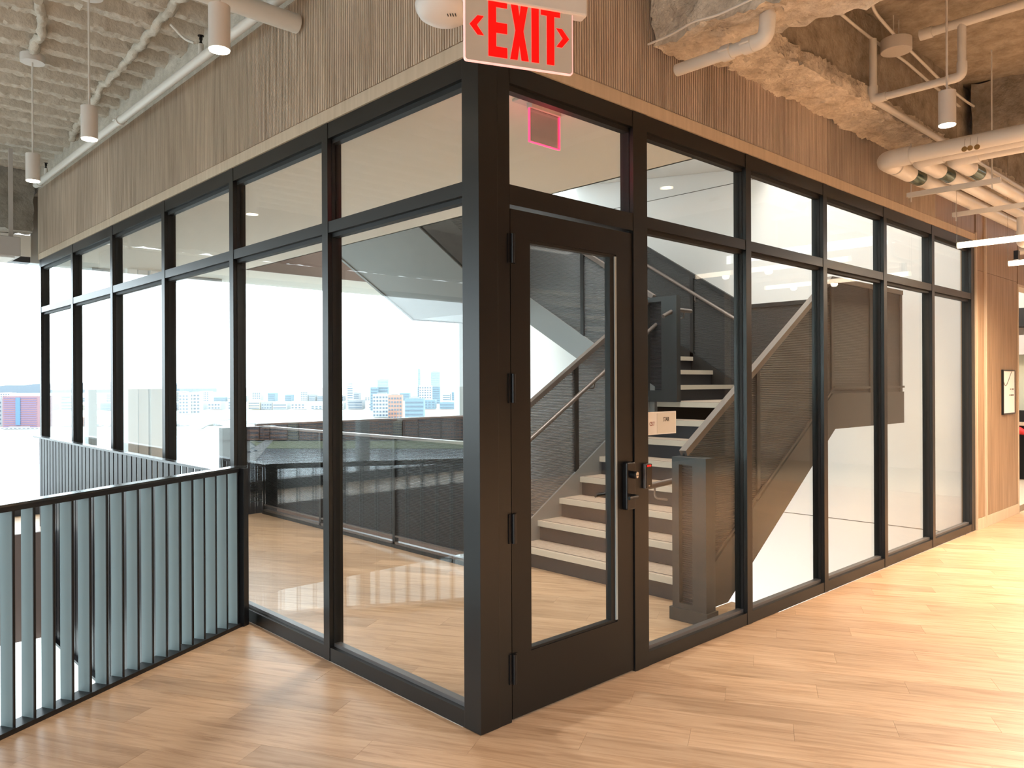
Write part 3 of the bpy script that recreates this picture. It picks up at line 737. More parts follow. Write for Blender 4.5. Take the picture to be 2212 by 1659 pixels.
guard([(2.2, nz(2.2)), (4.46, nz(4.46)), (6.08, nz(4.46))], 'Y', .405, -.02, 1.09, [(3.18, nz(3.18)), (4.47, nz(4.47)), (5.3, nz(4.46)), (6.05, nz(4.46))], 'mesh', 'rail')
na = lambda x: .165 + .60 * (x - 2.44)
guard([(2.2, na(2.2)), (4.47, na(4.47))], 'Y', 2.365, -.02, 1.115, [(2.25, na(2.25)), (3.28, na(3.28)), (4.42, na(4.42))], 'meshg', 'rail')
guard([(.42, 1.47), (2.28, 1.47)], 'X', 6.07, 0, 1.03, [(.45, 1.47), (1.4, 1.47)], 'mesh', 'stair')
nb = lambda y: 1.49 + .61 * (y - 2.30)
guard([(2.28, nb(2.28)), (4.32, nb(4.32)), (6.28, nb(4.32))], 'X', 6.07, 0.05, 1.10, [(2.9, nb(2.9)), (3.7, nb(3.7)), (4.32, nb(4.32))], 'mesh', 'stair')
guard([(2.3, nb(2.3)), (4.36, nb(4.36))], 'X', 4.455, -.01, 1.02, [(3.30, nb(3.30)), (4.2, nb(4.2))], 'meshg', 'rail')
ncc = lambda x: 2.93 + .625 * (4.26 - x)
guard([(4.4, ncc(4.26)), (4.26, ncc(4.26)), (2.2, ncc(2.2))], 'Y', 4.385, -.02, 1.0, [(3.3, ncc(3.3))], 'mesh', 'stair')
# handrails on brackets
def handrail(pts, brackets):
    h = ST(MB().tube(arc_path(pts, .05), .021, 14), 'handrail', 'rail')
    for p, q in brackets:
        p, q = Vector(p), Vector(q)
        ST(MB().tube(arc_path([p, (p.x, p.y, p.z - .07), (q.x, q.y, q.z - .07)], .03), .007, 8), 'bracket', 'rail', h)
handrail([(1.78, .50, .90), (2.25, .50, .92), (2.45, .50, .99), (4.45, .50, 2.23), (4.8, .50, 2.25)], [((2.0, .50, .89), (2.0, .40, .89)), ((3.3, .50, 1.50), (3.3, .42, 1.50))])
handrail([(1.95, 2.27, .90), (2.25, 2.27, .91), (4.42, 2.27, 2.20), (4.60, 2.27, 2.30)], [((3.45, 2.27, 1.62), (3.45, 2.35, 1.62)), ((2.4, 2.27, 1.0), (2.4, 2.35, 1.0))])
handrail([(4.28, 2.06, 2.28), (4.46, 2.04, 2.36), (4.75, 2.04, 2.36)], [((4.44, 2.04, 2.35), (4.44, 2.13, 2.35)), ((4.62, 2.04, 2.35), (4.62, 2.13, 2.35))])
handrail([(5.98, 2.2, 2.33), (5.98, 4.2, 3.55)], [((5.98, 2.8, 2.68), (6.05, 2.8, 2.68))])
# boxed newel panels with a perforated slot
def newel(x, y0, y1, z0, z1, slot, base=True, th=.11):
    nwl = ST(MB().box(x, y0, z0, x + th, slot[0], z1).box(x, slot[1], z0, x + th, y1, z1)
         .box(x, slot[0], z1 - .05, x + th, slot[1], z1).box(x, slot[0], z0, x + th, slot[1], z0 + .12)
         .box(x + th * .7, slot[0], z0, x + th, slot[1], z1), 'newel', 'bar2')
    ST(MB().box(x + .04, slot[0], z0 + .12, x + .05, slot[1], z1 - .05), 'mesh_inset', 'meshs', nwl)
    if base: ST(MB().box(x - .015, y0 - .015, z0, x + th + .01, y1 + .015, z0 + .085), 'newel_base', 'bar2', nwl)
M['bar2'] = mat('newel_paint', (0.034, 0.038, 0.040), 0.42, 0.1)
M['meshs'] = metal_mesh('perforated_mesh_slot', (0.04, 0.04, 0.045), 0.12)
newel(2.1, .165, .43, 0.001, 1.10, (.27, .375))
newel(4.40, 1.98, 2.385, 1.402, 2.50, (2.17, 2.34), False, .07)
# low linear light under the upper flight
lf_ = empty('linear_light', (3.4, 4.34, 3.15), 'small white linear light seen through the top of the door glass', 'lamp')
local(lf_, MB().box(4.55, 4.27, 3.32, 5.33, 4.335, 3.38), (3.4, 4.34, 3.15)).build('housing', M['lampwhite'], lf_)
local(lf_, MB().box(4.56, 4.28, 3.300, 5.32, 4.325, 3.3199), (3.4, 4.34, 3.15)).build('diffuser', mat('soft_glow', (.9, .9, .9), .4, emit=(1, .93, .85), estr=.5), lf_)
for xx in (4.7, 5.2): local(lf_, MB().tube([(xx, 4.30, 3.38), (xx, 4.30, 4.78)], .002, 6), (3.4, 4.34, 3.15)).build('wire', M['steel'], lf_)

# ------------------------------------------------------------------ guards round the floor opening
def floor_guard(label, axis, a0, a1, off, posts, top='rail', zb=0.0):
    o = empty('stair_guard', (off, a0, 0) if axis == 'X' else (a0, off, 0), label, 'guard rail')
    loc = tuple(o.location)
    P = (lambda s, z: (off, s, z)) if axis == 'X' else (lambda s, z: (s, off, z))
    def q(mb, n, mt): return local(o, mb, loc).build(n, M[mt], o)
    def bx(s0, s1, z0, z1, t): return MB().box(off - t, s0, z0, off + t, s1, z1) if axis == 'X' else MB().box(s0, off - t, z0, s1, off + t, z1)
    q(bx(a0, a1, 1.065, 1.09, .03), 'top_rail', top); q(bx(a0, a1, .035, .06, .022), 'bottom_rail', 'rail')
    q(bx(a0, a1, 0.001, .034, .03), 'kerb', 'stair')
    q(bx(a0, a1, .105, .12, .02), 'bottom_rail', 'rail')
    edges = [a0] + posts + [a1]
    for s0, s1 in zip(edges[:-1], edges[1:]): q(bx(s0 + .02, s1 - .02, .12, 1.065, .005), 'mesh_panel', 'mesh')
    for s_ in posts + [a0 + .02, a1 - .02]: q(bx(s_ - .02, s_ + .02, .0341, 1.065, .022), 'guard_post', 'stair')
    return o
floor_guard('dark mesh guard along the near long side of the floor opening', 'X', 2.56, 6.50, 2.10, [3.68, 5.1])
floor_guard('mesh guard beyond the opening, in front of the facade', 'Y', 2.25, 6.9, 7.05, [3.4, 4.6, 5.8])
gn = empty('guard_end', (1.95, 6.6, 0), 'dark framed mesh end panel of the opening guard near the facade', 'guard rail')
def GN(mb, n, mt): return local(gn, mb, (1.95, 6.6, 0)).build(n, M[mt], gn)
GN(MB().box(1.60, 6.56, 0.001, 1.95, 6.66, 1.08).box(2.20, 6.56, 0.001, 2.30, 6.66, 1.08).box(1.95, 6.56, 1.0, 2.20, 6.66, 1.08).box(1.95, 6.56, 0.001, 2.20, 6.66, 0.14), 'frame', 'sill')
GN(MB().box(1.95, 6.60, 0.14, 2.20, 6.61, 1.0), 'mesh_inset', 'mesh')

# ------------------------------------------------------------------ pipework and fittings
def ray(px, py): return FW + CR * ((px - CX) / FPX) + CU * ((HY - py) / FPX)
def at(px, py, ax, val):
    d = ray(px, py); i = 'XYZ'.index(ax); return CAMP + d * ((val - CAMP[i]) / d[i])
def pipe(name, label, pts, r, cat='pipe', mtl='pipe', couplings=(), rad=None, group=None, elbows=True):
    o = empty(name, pts[0], label, cat, group); loc = tuple(o.location)
    local(o, MB().tube(arc_path(pts, rad or r * 2.2, 6), r, 18), loc).build('pipe_run', M[mtl], o)
    P = [Vector(p) for p in pts]
    if elbows:
        for i in range(1, len(P) - 1):
            a = (P[i-1] - P[i]).normalized(); b = (P[i+1] - P[i]).normalized()
            if abs(a.dot(b)) < .6:
                local(o, MB().tube(arc_path([P[i] + a * r * 3.6, P[i], P[i] + b * r * 3.6], r * 2.2, 6), r * 1.22, 18), loc).build('elbow', M[mtl], o)
    for (p, d) in couplings:
        p = Vector(p); d = Vector(d).normalized()
        c_ = local(o, MB().tube([p - d * r * .8, p + d * r * .8], r * 1.28, 18), loc).build('coupling', M[mtl], o)
        u = d.cross(Vector((0, 0, 1)));
        u = u.normalized() if u.length > .1 else Vector((1, 0, 0))
        for s_ in (1, -1):
            local(o, MB().tube([p + u * s_ * r * 1.45 - d * r * .8, p + u * s_ * r * 1.45 + d * r * .8], r * .22, 8), loc).build('coupling_bolt', M[mtl], c_)
    return o
ZP = 3.87
spk = pipe('sprinkler_pipe', 'long white pipe along the top of the left fluted fascia', [(-.16, 1.05, ZP), (-.16, 7.45, ZP)], .032, couplings=[((-.16, 1.85, ZP), (0, 1, 0)), ((-.16, 4.5, ZP), (0, 1, 0)), ((-.16, 7.3, ZP), (0, 1, 0))])
pipe('stub_pipe', 'thick white pipe ending against the fluted wood at upper left', [(-2.6, 1.62, 3.77), (-.03, 1.62, 3.77)], .056, elbows=False)
for yy in (2.75, 7.0):
    lo_ = tuple(spk.location)
    h_ = local(spk, MB().tube([(-.16, yy, ZP + .025), (-.16, yy, ZP + .10)], .019, 12), lo_).build('sprinkler_head', M['pipe'], spk)
    local(spk, MB().tube([(-.16, yy, ZP + .10), (-.16, yy, ZP + .12), (-.16, yy, ZP + .135), (-.16, yy, ZP + .155)], [.014, .007, .012, .009], 12)
          .tube([(-.16, yy, ZP + .155), (-.16, yy, ZP + .160)], .021, 12), lo_).build('nozzle', M['black'], h_, label='black nozzle and deflector')
# flexible whip above the nearest pendant
pts = [at(368, 52, 'Z', 4.08), at(385, 70, 'Z', 4.04), at(400, 85, 'Z', 4.0), at(420, 93, 'Z', 3.95)]
pipe('cable_whip', 'thin white flexible cable curving behind the nearest left pendant', pts, .009, 'cable', rad=.03, elbows=False)

def pendant(x, y, zb, label, zc=4.19, r=.05, h=.215, canopy=True, power=5):
    o = empty('pendant_light', (x, y, zb), label, 'lamp', None)
    b = MB().tube([(0, 0, .006), (0, 0, h)], r, 28); b.build('shade', M['lampwhite'], o)
    MB().tube([(0, 0, 0.0), (0, 0, .0058)], r * .93, 28).build('lens', M['glow'], o)
    MB().tube([(0, 0, h), (0, 0, zc - zb)], .007, 8).build('cord', M['lampwhite'], o)
    if canopy: MB().tube([(0, 0, zc - zb - .06), (0, 0, zc - zb)], .085, 28).build('canopy', M['lampwhite'], o)
    l = bpy.data.lights.new('pendant_bulb', 'SPOT'); l.energy = power; l.color = (1, .72, .45); l.spot_size = 1.3; l.spot_blend = .8; l.shadow_soft_size = .04
    lo = bpy.data.objects.new('pendant_bulb', l); COL.objects.link(lo); lo.parent = o; lo.location = (0, 0, -.01)
    return o
pendant(-.77, 1.0, 3.2, 'nearest of the three white cylinder pendants at upper left', power=30)
pendant(-.827, 2.906, 3.2, 'middle of the three white cylinder pendants at upper left', power=24)
pendant(-.845, 4.343, 3.2, 'farthest white cylinder pendant at left, its round canopy in view', power=20)
pr_ = at(2046, 272, 'Z', 3.2)
pendant(pr_.x, pr_.y, 3.2, 'white cylinder pendant hanging in front of the tan foam ceiling at right', power=40, canopy=False)

# box unit on two straps, far left
bxo = empty('suspended_unit', (-1.0, 7.0, 2.98), 'grey suspended box on two straps at far left', 'ventilation unit')
def BX(mb, n, mt='greybox', **k): return local(bxo, mb, (-1.0, 7.0, 2.98)).build(n, M[mt], bxo, **k)
BX(MB().box(-1.5, 7.0, 2.98, -.40, 7.5, 3.19), 'housing', bevel=.008)
BX(MB().box(-1.45, 7.03, 2.965, -.45, 7.47, 2.979), 'underside', 'white')
for xx in (-.62, -.47): BX(MB().box(xx - .02, 7.10, 3.19, xx + .02, 7.12, 4.15), 'hanger_strap')

# right hand ceiling pipework -------------------------------------------------
p1 = at(1462, 152, 'Z', 3.38); X1 = p1.x
y2 = at(1655, 88, 'X', X1).y
pipe('drain_pipe', 'white pipe with an elbow under the foam beam beside the exit sign', [(X1, p1.y, 3.38), (X1, y2, 3.38), (X1, y2 - .02, 3.62)], .034,
     couplings=[((X1, y2 + .10, 3.38), (0, 1, 0)), ((X1, (p1.y + y2) / 2 - .05, 3.38), (0, 1, 0))])
# nested pipe bundle
for i, lab in enumerate(('front pipe of the three insulated pipes that turn along the right wall',
                         'middle pipe of the three insulated pipes that turn along the right wall',
                         'rear pipe of the three insulated pipes that turn along the right wall')):
    xa, ya = 3.80 + .17 * i, -.31 - .19 * i; r = .056 - .006 * (i > 0)
    z = 3.28
    o = pipe('insulated_pipe', lab, [(xa, -4.5, z), (xa, ya, z), (9.5, ya, z)], r, elbows=True)
    loc = tuple(o.location)
    x0 = 4.33 + .10 * i
    local(o, MB().tube([(x0, ya, z), (x0 + .22, ya, z)], r * 1.12, 20), loc).build('sleeve', M['sleeve'], o, label='dark green grey sleeve')
    local(o, MB().tube([(x0 - .30, ya, z), (x0, ya, z)], r * 1.2, 20), loc).build('insulation', M['pipe'], o)
    local(o, MB().tube([(x0 + .22, ya, z), (x0 + .30, ya, z)], r * 1.16, 20), loc).build('end_cuff', M['pipe'], o)
for i, (xs, lab) in enumerate(((4.62, 'nearer white strut channel carrying the insulated pipes'), (5.75, 'farther white strut channel carrying the insulated pipes'))):
    o = empty('strut_channel', (xs, -.5, 3.18), lab, 'bracket'); loc = tuple(o.location)
    y0s, y1s = -.19, -.88
    local(o, MB().box(xs - .02, y1s, 3.185, xs + .02, y0s, 3.189).box(xs - .02, y1s, 3.150, xs - .016, y0s, 3.185).box(xs + .016, y1s, 3.150, xs + .02, y0s, 3.185), loc).build('channel', M['pipe'], o)
    for yy in (y0s - .03, y1s + .06):
        local(o, MB().tube([(xs, yy, 3.11), (xs, yy, 3.60 if yy > -.4 else 4.2)], .006, 8), loc).build('threaded_rod', M['pipe'], o)
# sprinkler loop above
zt = 3.62
a0 = at(1886, 215, 'Z', zt); XL = a0.x
yb = at(2078, 155, 'X', XL).y
q1 = at(2080, 48, 'X', XL)
loop = pipe('sprinkler_pipe', 'white pipe loop dropping below the tan ceiling and turning away along the wall', [(XL, a0.y, 4.05), (XL, a0.y, zt + .02), (XL, a0.y, zt), (XL, yb, zt), (XL, yb, q1.z)], .026)
b0 = at(2010, 300, 'Z', zt); 
pipe('sprinkler_pipe', 'white branch pipe running away from the loop corner', [(XL, a0.y, zt), (9.3, a0.y, zt)], .024, elbows=False)
yc_ = at(1998, 62, 'X', XL).y
local(loop, MB().tube([(XL, yc_, q1.z), (XL, -5.0, q1.z)], .030, 18), tuple(loop.location)).build('main_run', M['pipe'], loop)
local(loop, MB().tube([(XL, yc_ + .03, q1.z), (XL, yc_ - .05, q1.z)], .038, 18), tuple(loop.location)).build('end_cap', M['pipe'], loop)
for lab, pp in (('upper of two white flexible conduits crossing the right ceiling', ((1880, -30), (1884, 20), (1925, 68), (1975, 118), (2040, 182), (2090, 222), (2172, 268))),
                ('lower of two white flexible conduits crossing the right ceiling', ((1760, -20), (1830, 42), (1890, 90), (1950, 128), (2010, 180), (2060, 220), (2120, 272)))):
    pipe('conduit', lab, [at(x, y, 'Z', 4.10) for x, y in pp], .011, 'conduit', rad=.2, elbows=False)
cb = [at(x, y, 'Z', 3.455) for x, y in ((1400, 96), (1450, 75), (1500, 45), (1545, 35), (1620, 0), (1660, -20))]
pipe('conduit', 'thin white cable along the underside of the foam cross beam', cb, .006, 'cable', rad=.1, elbows=False)
pipe('conduit', 'slim pipe running away beside the insulated pipes', [(4.9, -1.15, 3.42), (9.4, -1.15, 3.42)], .018, elbows=False, couplings=[((6.4, -1.15, 3.42), (1, 0, 0))])
pipe('drop_pipe', 'white pipe bending down in front of the wood wall at far right', [(6.5, -.56, 3.2), (6.5, -.56, 2.95), (7.1, -.56, 2.95)], .032)
pipe('sprinkler_pipe', 'short pale pipe above the second tube light', [(7.3, -.36, 2.98), (7.3, -3.0, 2.98)], .035, elbows=False)
# brass valve tags
tp = bpy.data.objects['insulated_pipe.002']; tg0 = at(2083, 322, 'Z', 3.2) - Vector(tp.location)
for dx, dy in ((0, 0), (.0, -.035), (.01, -.075)):
    t_ = tg0 + Vector((dx, dy, 0))
    d_ = MB().tube([t_, t_ + Vector((.003, 0, 0))], .018, 16).build('valve_tag', M['brass'], tp)
    MB().tube([t_ + Vector((0, 0, .018)), t_ + Vector((0, -.006, .07))], .0012, 6).build('tag_wire', M['steel'], d_)
# drum shaped fixture
dr = at(1936, 112, 'Z', 4.0)
o = empty('ceiling_drum', (dr.x, dr.y, 4.0), 'white round drum housing on rods under the tan ceiling', 'ceiling fixture')
MB().tube([(0, 0, 0), (0, 0, .09)], .105, 32).build('drum', M['lampwhite'], o, bevel=.004)
for s_ in (-.05, .05): MB().tube([(s_, 0, .09), (s_, 0, .25)], .004, 8).build('rod', M['pipe'], o)
# suspended tube lights
for i, (xs, y0s, lab) in enumerate(((5.14, -.415, 'nearer glowing tube light hanging at the right edge'), (6.67, -.415, 'farther glowing tube light hanging at the right edge'), )):
    o = empty('tube_light', (xs, y0s, 2.78), lab, 'lamp'); loc = tuple(o.location)
    local(o, MB().tube([(xs, y0s - .02, 2.78), (xs, y0s - 1.7, 2.78)], .026, 20), loc).build('diffuser_tube', M['tubeglow'], o)
    local(o, MB().tube([(xs, y0s, 2.78), (xs, y0s - .0199, 2.78)], .027, 20), loc).build('end_cap', mat('end_cap_glow', (.9, .85, .7), .4, emit=(1, .8, .5), estr=.8), o)
    for yy in (y0s + .006, y0s - 1.6):
        local(o, MB().tube([(xs, yy, 2.78 if yy > y0s else 2.80), (xs, yy, 4.15)], .0018, 6), loc).build('wire', M['steel'], o)
    if i == 1: local(o, MB().box(xs - .03, y0s - .09, 2.81, xs + .03, y0s - .05, 2.90), loc).build('clamp', M['black'], o)

# ------------------------------------------------------------------ exit signs
def exit_dir():
    d = (R0 * 2.72 + FW).normalized(); return d
ed = exit_dir(); en = Vector((ed.y, -ed.x, 0)); 
if en.dot(CAMP - at(1122, 80, 'Z', 2.6)) < 0: en = -en
dc = ray(1122.5, 150); tt_ = 2.155
ec = CAMP + dc * tt_; ec.z = 0
zb = 2.470; EW, EH = .32, .197
ex = empty('exit_sign', (ec.x, ec.y, zb), 'red lettered EXIT sign with two arrows hanging above the glass corner', 'sign')
E0 = Vector((ec.x, ec.y, zb))
def EX(poly, z0, z1, name, mt, **k):
    """poly in sign plane (u along ed, v up), extruded along the face normal"""
    mb = MB().prism([ed * u + Vector((0, 0, v)) for u, v in poly], en * z0, en * z1)
    if ed.cross(Vector((0, 0, 1))).dot(en) < 0: mb.f = [f[::-1] for f in mb.f]
    return mb.build(name, M[mt] if isinstance(mt, str) else mt, ex, **k)
def rrect(u0, u1, v0, v1, r, n=5):
    out = []
    for cx_, cy_, a0_ in ((u1 - r, v0 + r, -90), (u1 - r, v1 - r, 0), (u0 + r, v1 - r, 90), (u0 + r, v0 + r, 180)):
        for k in range(n + 1):
            a = math.radians(a0_ + 90 * k / n); out.append((cx_ + r * math.cos(a), cy_ + r * math.sin(a)))
    return out
h2 = EW / 2
EX(rrect(-h2, h2, 0, EH + .012, .009), -.005, .003, 'edge_plate', 'pinkedge')
EX(rrect(-h2 + .003, h2 - .003, .003, EH + .012, .008), .0031, .0042, 'face_plate', 'mirror')
LT = []
def R_(u0, v0, u1, v1): return [(u0, v0), (u1, v0), (u1, v1), (u0, v1)]
b0, t0 = .020, .182
def letter(polys, name='letter'):
    mb = MB()
    for pl in polys: mb.prism([ed * u + Vector((0, 0, v)) for u, v in pl], en * .0043, en * .0055)
    if ed.cross(Vector((0, 0, 1))).dot(en) < 0: mb.f = [f[::-1] for f in mb.f]
    mb.build(name, M['red'], ex)
u = -.092
letter([[(u, b0), (u+.054, b0), (u+.054, b0+.028), (u+.022, b0+.028), (u+.022, b0+.066), (u+.054, b0+.066), (u+.054, b0+.094), (u+.022, b0+.094), (u+.022, t0-.026), (u+.054, t0-.026), (u+.054, t0), (u, t0)]])
u = -.029
letter([[(u, b0), (u+.021, b0), (u+.027, b0+.042), (u+.033, b0), (u+.054, b0), (u+.0385, b0+.081), (u+.054, t0), (u+.033, t0), (u+.027, t0-.042), (u+.021, t0), (u, t0), (u+.0155, b0+.081)]])
u = .034
letter([R_(u, b0, u+.0215, t0)])
u = .062
letter([[(u+.018, b0), (u+.040, b0), (u+.040, t0-.026), (u+.058, t0-.026), (u+.058, t0), (u, t0), (u, t0-.026), (u+.018, t0-.026)]])
va = .099
letter([[(-.145, va), (-.123, va + .026), (-.105, va + .026), (-.125, va), (-.105, va - .026), (-.123, va - .026)]], 'arrow')
letter([[(.148, va), (.126, va + .026), (.108, va + .026), (.128, va), (.108, va - .026), (.126, va - .026)]], 'arrow')
mb = MB().prism([ed * u_ + Vector((0, 0, v_)) for u_, v_ in R_(-h2 + .002, h2 + .010, EH + .006, EH + .06)], en * -.030, en * .012)
mb.build('housing', M['lampwhite'], ex, bevel=.006)
mb = MB()
for s_ in (-.1, .1): mb.tube([ed * s_ + Vector((0, 0, EH + .06)), ed * s_ + Vector((0, 0, 4.24 - zb))], .005, 8)
mb.build('hanger', M['lampwhite'], ex)
# second exit sign inside the hall, seen from behind
e2 = at(1176, 314, 'Y', .25); z2 = e2.z
x2 = empty('exit_sign', (e2.x, e2.y, z2), 'clear exit sign edged in glowing red on the ceiling inside the stair hall', 'sign')
W2 = .225; H2 = 3.055 - z2
MB().box(-W2/2, -.004, .0, W2/2, .004, H2).build('acrylic_panel', M['acrylic'], x2)
e_ = MB().box(-W2/2 - .004, -.006, -.004, -W2/2, .006, H2).box(W2/2, -.006, -.004, W2/2 + .006, .006, H2).box(-W2/2, -.006, -.004, W2/2, .006, 0)
e_.build('glowing_edge', M['rededge'], x2)
MB().box(-W2/2 - .07, -.06, H2 + .03, W2/2 + .07, .06, 3.099 - z2).build('canopy', M['lampwhite'], x2, bevel=.004)
MB().box(-W2/2, -.02, H2, W2/2, .02, H2 + .03).build('housing', M['lampwhite'], x2)
l = bpy.data.lights.new('exit_glow', 'POINT'); l.energy = .9; l.color = (1, .05, .08); l.shadow_soft_size = .08
lo = bpy.data.objects.new('exit_glow', l); COL.objects.link(lo); lo.parent = x2; lo.location = (0, -.03, -.03)

# dome shaped detector beside the sign
dt = CAMP + ray(960, 20) * 2.75
o = empty('ceiling_sensor', (dt.x, dt.y, dt.z), 'white dome sensor hanging just left of the EXIT sign', 'detector')
prof = [(.0, -.048), (.03, -.047), (.065, -.040), (.088, -.026), (.100, -.006), (.104, .012), (.100, .022)]
MB().tube([(0, 0, z) for r_, z in prof], [max(r_, .002) for r_, z in prof], 36).build('dome', M['lampwhite'], o)
MB().tube([(0, 0, .022), (0, 0, .034)], .092, 36).build('vent_ring', M['black'], o)
MB().tube([(0, 0, .034), (0, 0, .07)], .10, 36).build('base', M['lampwhite'], o)
MB().tube([(0, 0, .07), (0, 0, 4.24 - dt.z)], .012, 10).build('stem', M['lampwhite'], o)
mk = MB()
sd = Vector((.4, -.3, 0)).normalized()
for i in range(4): mk.beam(R0 * (.015 + .009 * i) - FW * .055 + Vector((0, 0, -.0415)), R0 * (.017 + .009 * i) - FW * .042 + Vector((0, 0, -.0448)), .003, .002)
mk.build('marking', M['ink'], o)

# ------------------------------------------------------------------ framed notice and the room at the far right
fr = empty('framed_notice', (8.2, -.03, 1.47), 'white notice with a curved line in a thin black frame on the wood wall', 'sign')
def FR_(mb, n, mt): return local(fr, mb, (8.2, -.03, 1.47)).build(n, M[mt], fr)
FR_(MB().box(7.96, -.036, 1.215, 7.975, -.0125, 1.735).box(8.425, -.036, 1.215, 8.44, -.0125, 1.735).box(7.975, -.036, 1.215, 8.425, -.0125, 1.23).box(7.975, -.036, 1.72, 8.425, -.0125, 1.735), 'frame', 'black')
FR_(MB().box(7.975, -.030, 1.23, 8.425, -.0126, 1.72), 'sheet', 'signwhite')
pts = [(7.98, -.031, 1.60), (8.02, -.031, 1.555), (8.07, -.031, 1.545), (8.13, -.031, 1.58), (8.22, -.031, 1.65), (8.30, -.031, 1.715)]
FR_(MB().tube(arc_path(pts, .04), .003, 6), 'printed_line', 'ink')
for (xx, zz, wd) in ((8.24, 1.50, .03), (8.30, 1.50, .09), (8.20, 1.43, .02), (8.25, 1.43, .14)):
    FR_(MB().box(xx, -.0308, zz, xx + wd, -.0301, zz + .016), 'printed_text', 'bead')
tag(MB().box(8.0, 2.2, 0.0, 13.0, 2.3, 4.2).build('wall_room', M['white']), kind='structure')
tag(MB().box(9.65, -6.5, -1.0, 13.0, 2.3, -.001).build('floor', M['trimwood']), kind='structure')
tag(MB().box(8.63, 0.14, -1.0, 9.65, 2.3, -.001).build('floor', M['trimwood']), kind='structure')
tag(MB().box(12.9, -6.5, 0.0, 13.0, 2.3, 4.2).build('wall_far', mat('peach_wall', (0.72, 0.60, 0.50), .7)), kind='structure')
cbn = empty('shelf_cabinet', (12.6, 0.8, 0), 'dark open cabinet with a pale board glimpsed through the doorway at far right', 'cabinet')
def CB(mb, n, mt): return local(cbn, mb, (12.6, 0.8, 0)).build(n, mt if not isinstance(mt, str) else M[mt], cbn)
CB(MB().box(12.45, -.6, 0.001, 12.89, 2.15, .88), 'lower_body', 'black')
CB(MB().box(12.40, -.6, .88, 12.89, 2.15, .935), 'counter', 'trimwood')
CB(MB().box(12.50, -.6, .936, 12.89, 2.15, 1.12), 'drawer_front', 'black')
CB(MB().box(12.80, -.6, 1.12, 12.89, 2.15, 2.04), 'back_board', mat('pale_green_board', (.50, .52, .42), .6))
CB(MB().box(12.55, -.6, 2.04, 12.89, 2.15, 2.36), 'upper_body', 'greybox')
CB(MB().box(12.50, -.6, 2.50, 12.89, 2.15, 2.80), 'upper_body', 'black')
rb = empty('red_bag', (12.3, 0.9, 0), 'small red cloth on a dark stand low in the doorway at far right', 'bag')
MB().tube([(0, -.15, .76), (0, -.05, .80), (0, .08, .81), (0, .22, .77)], [.03, .06, .065, .02], 12).build('cloth', mat('red_cloth', (.6, .02, .02), .6), rb)
MB().tube([(.02, 0, .001), (.02, 0, .77)], .025, 8).build('stand', M['black'], rb)
lamp('side_room_luminaire', (10.2, 0.9, 3.6), 1.0, 1.0, 60, (1.0, 0.78, 0.55))

# ------------------------------------------------------------------ the city outside
GZ = -62.0
def far(px, d): 
    q = CAMP + (FW + R0 * ((px - CX) / FPX)) * d; return q.x, q.y
tag(MB().box(-14000, -6000, GZ - 8, 16000, 14000, GZ - 1.2).build('ground', mat('city_ground', (0.30, 0.30, 0.28), .9)), kind='structure')
mw_ = mat('river_water', (0.17, 0.21, 0.235), 0.18, 0.0, 0.5); noise_bump(mw_, .05, 2.0, .35, 3)
def groundpoly(name, pp, z, mt, west=False):
    vs = []
    for (px, y) in pp:
        d = (1.6 - GZ) * FPX / (y - HY); x_, y_ = far(px, d); vs.append((-x_ if west else x_, y_, z))
    a = sum(vs[q][0]*vs[(q+1)%len(vs)][1] - vs[(q+1)%len(vs)][0]*vs[q][1] for q in range(len(vs)))
    if a < 0: vs = vs[::-1]
    return tag(MB().prism(vs, (0, 0, 0), (0, 0, .4)).build(name, mt), kind='structure')
groundpoly('river', [(-900, 952), (0, 952), (380, 938), (500, 930), (600, 962), (760, 962), (1100, 966), (1900, 975), (1900, 1180), (-900, 1068)], GZ - 1.1, mw_)
# the reach of the river west of the building, seen mirrored in the left glass wall
groundpoly('river', [(560, 963), (1100, 967), (1250, 975), (1250, 1200), (-100, 1200), (470, 1000)], GZ - 1.05, mw_, True)
groundpoly('river_bank', [(540, 950), (1250, 952), (1250, 969), (560, 965)], GZ - .6, mat('bank_grass', (0.22, 0.23, 0.14), .9), True)
groundpoly('highway', [(380, 1075), (478, 1075), (590, 948), (578, 944)], GZ - .5, mat('asphalt', (0.30, 0.29, 0.28), .8), True)
def bmat(n, c): return mat(n, c, .8)
BC = {'pale': bmat('pale_stone', (.30, .31, .32)), 'blue': bmat('blue_glass_tower', (.10, .16, .20)), 'brick': bmat('red_brick', (.30, .15, .105)),
      'tan': bmat('tan_brick', (.33, .27, .19)), 'white': bmat('white_concrete', (.42, .42, .42)), 'pink': bmat('pink_red_brick', (.21, .12, .135)), 'grey': bmat('grey_concrete', (.2, .2, .21))}
WB = bmat('window_band', (.06, .085, .12)); WBP = bmat('window_band_violet', (.14, .11, .19)); ROOF = bmat('roof_grey', (.2, .19, .19))
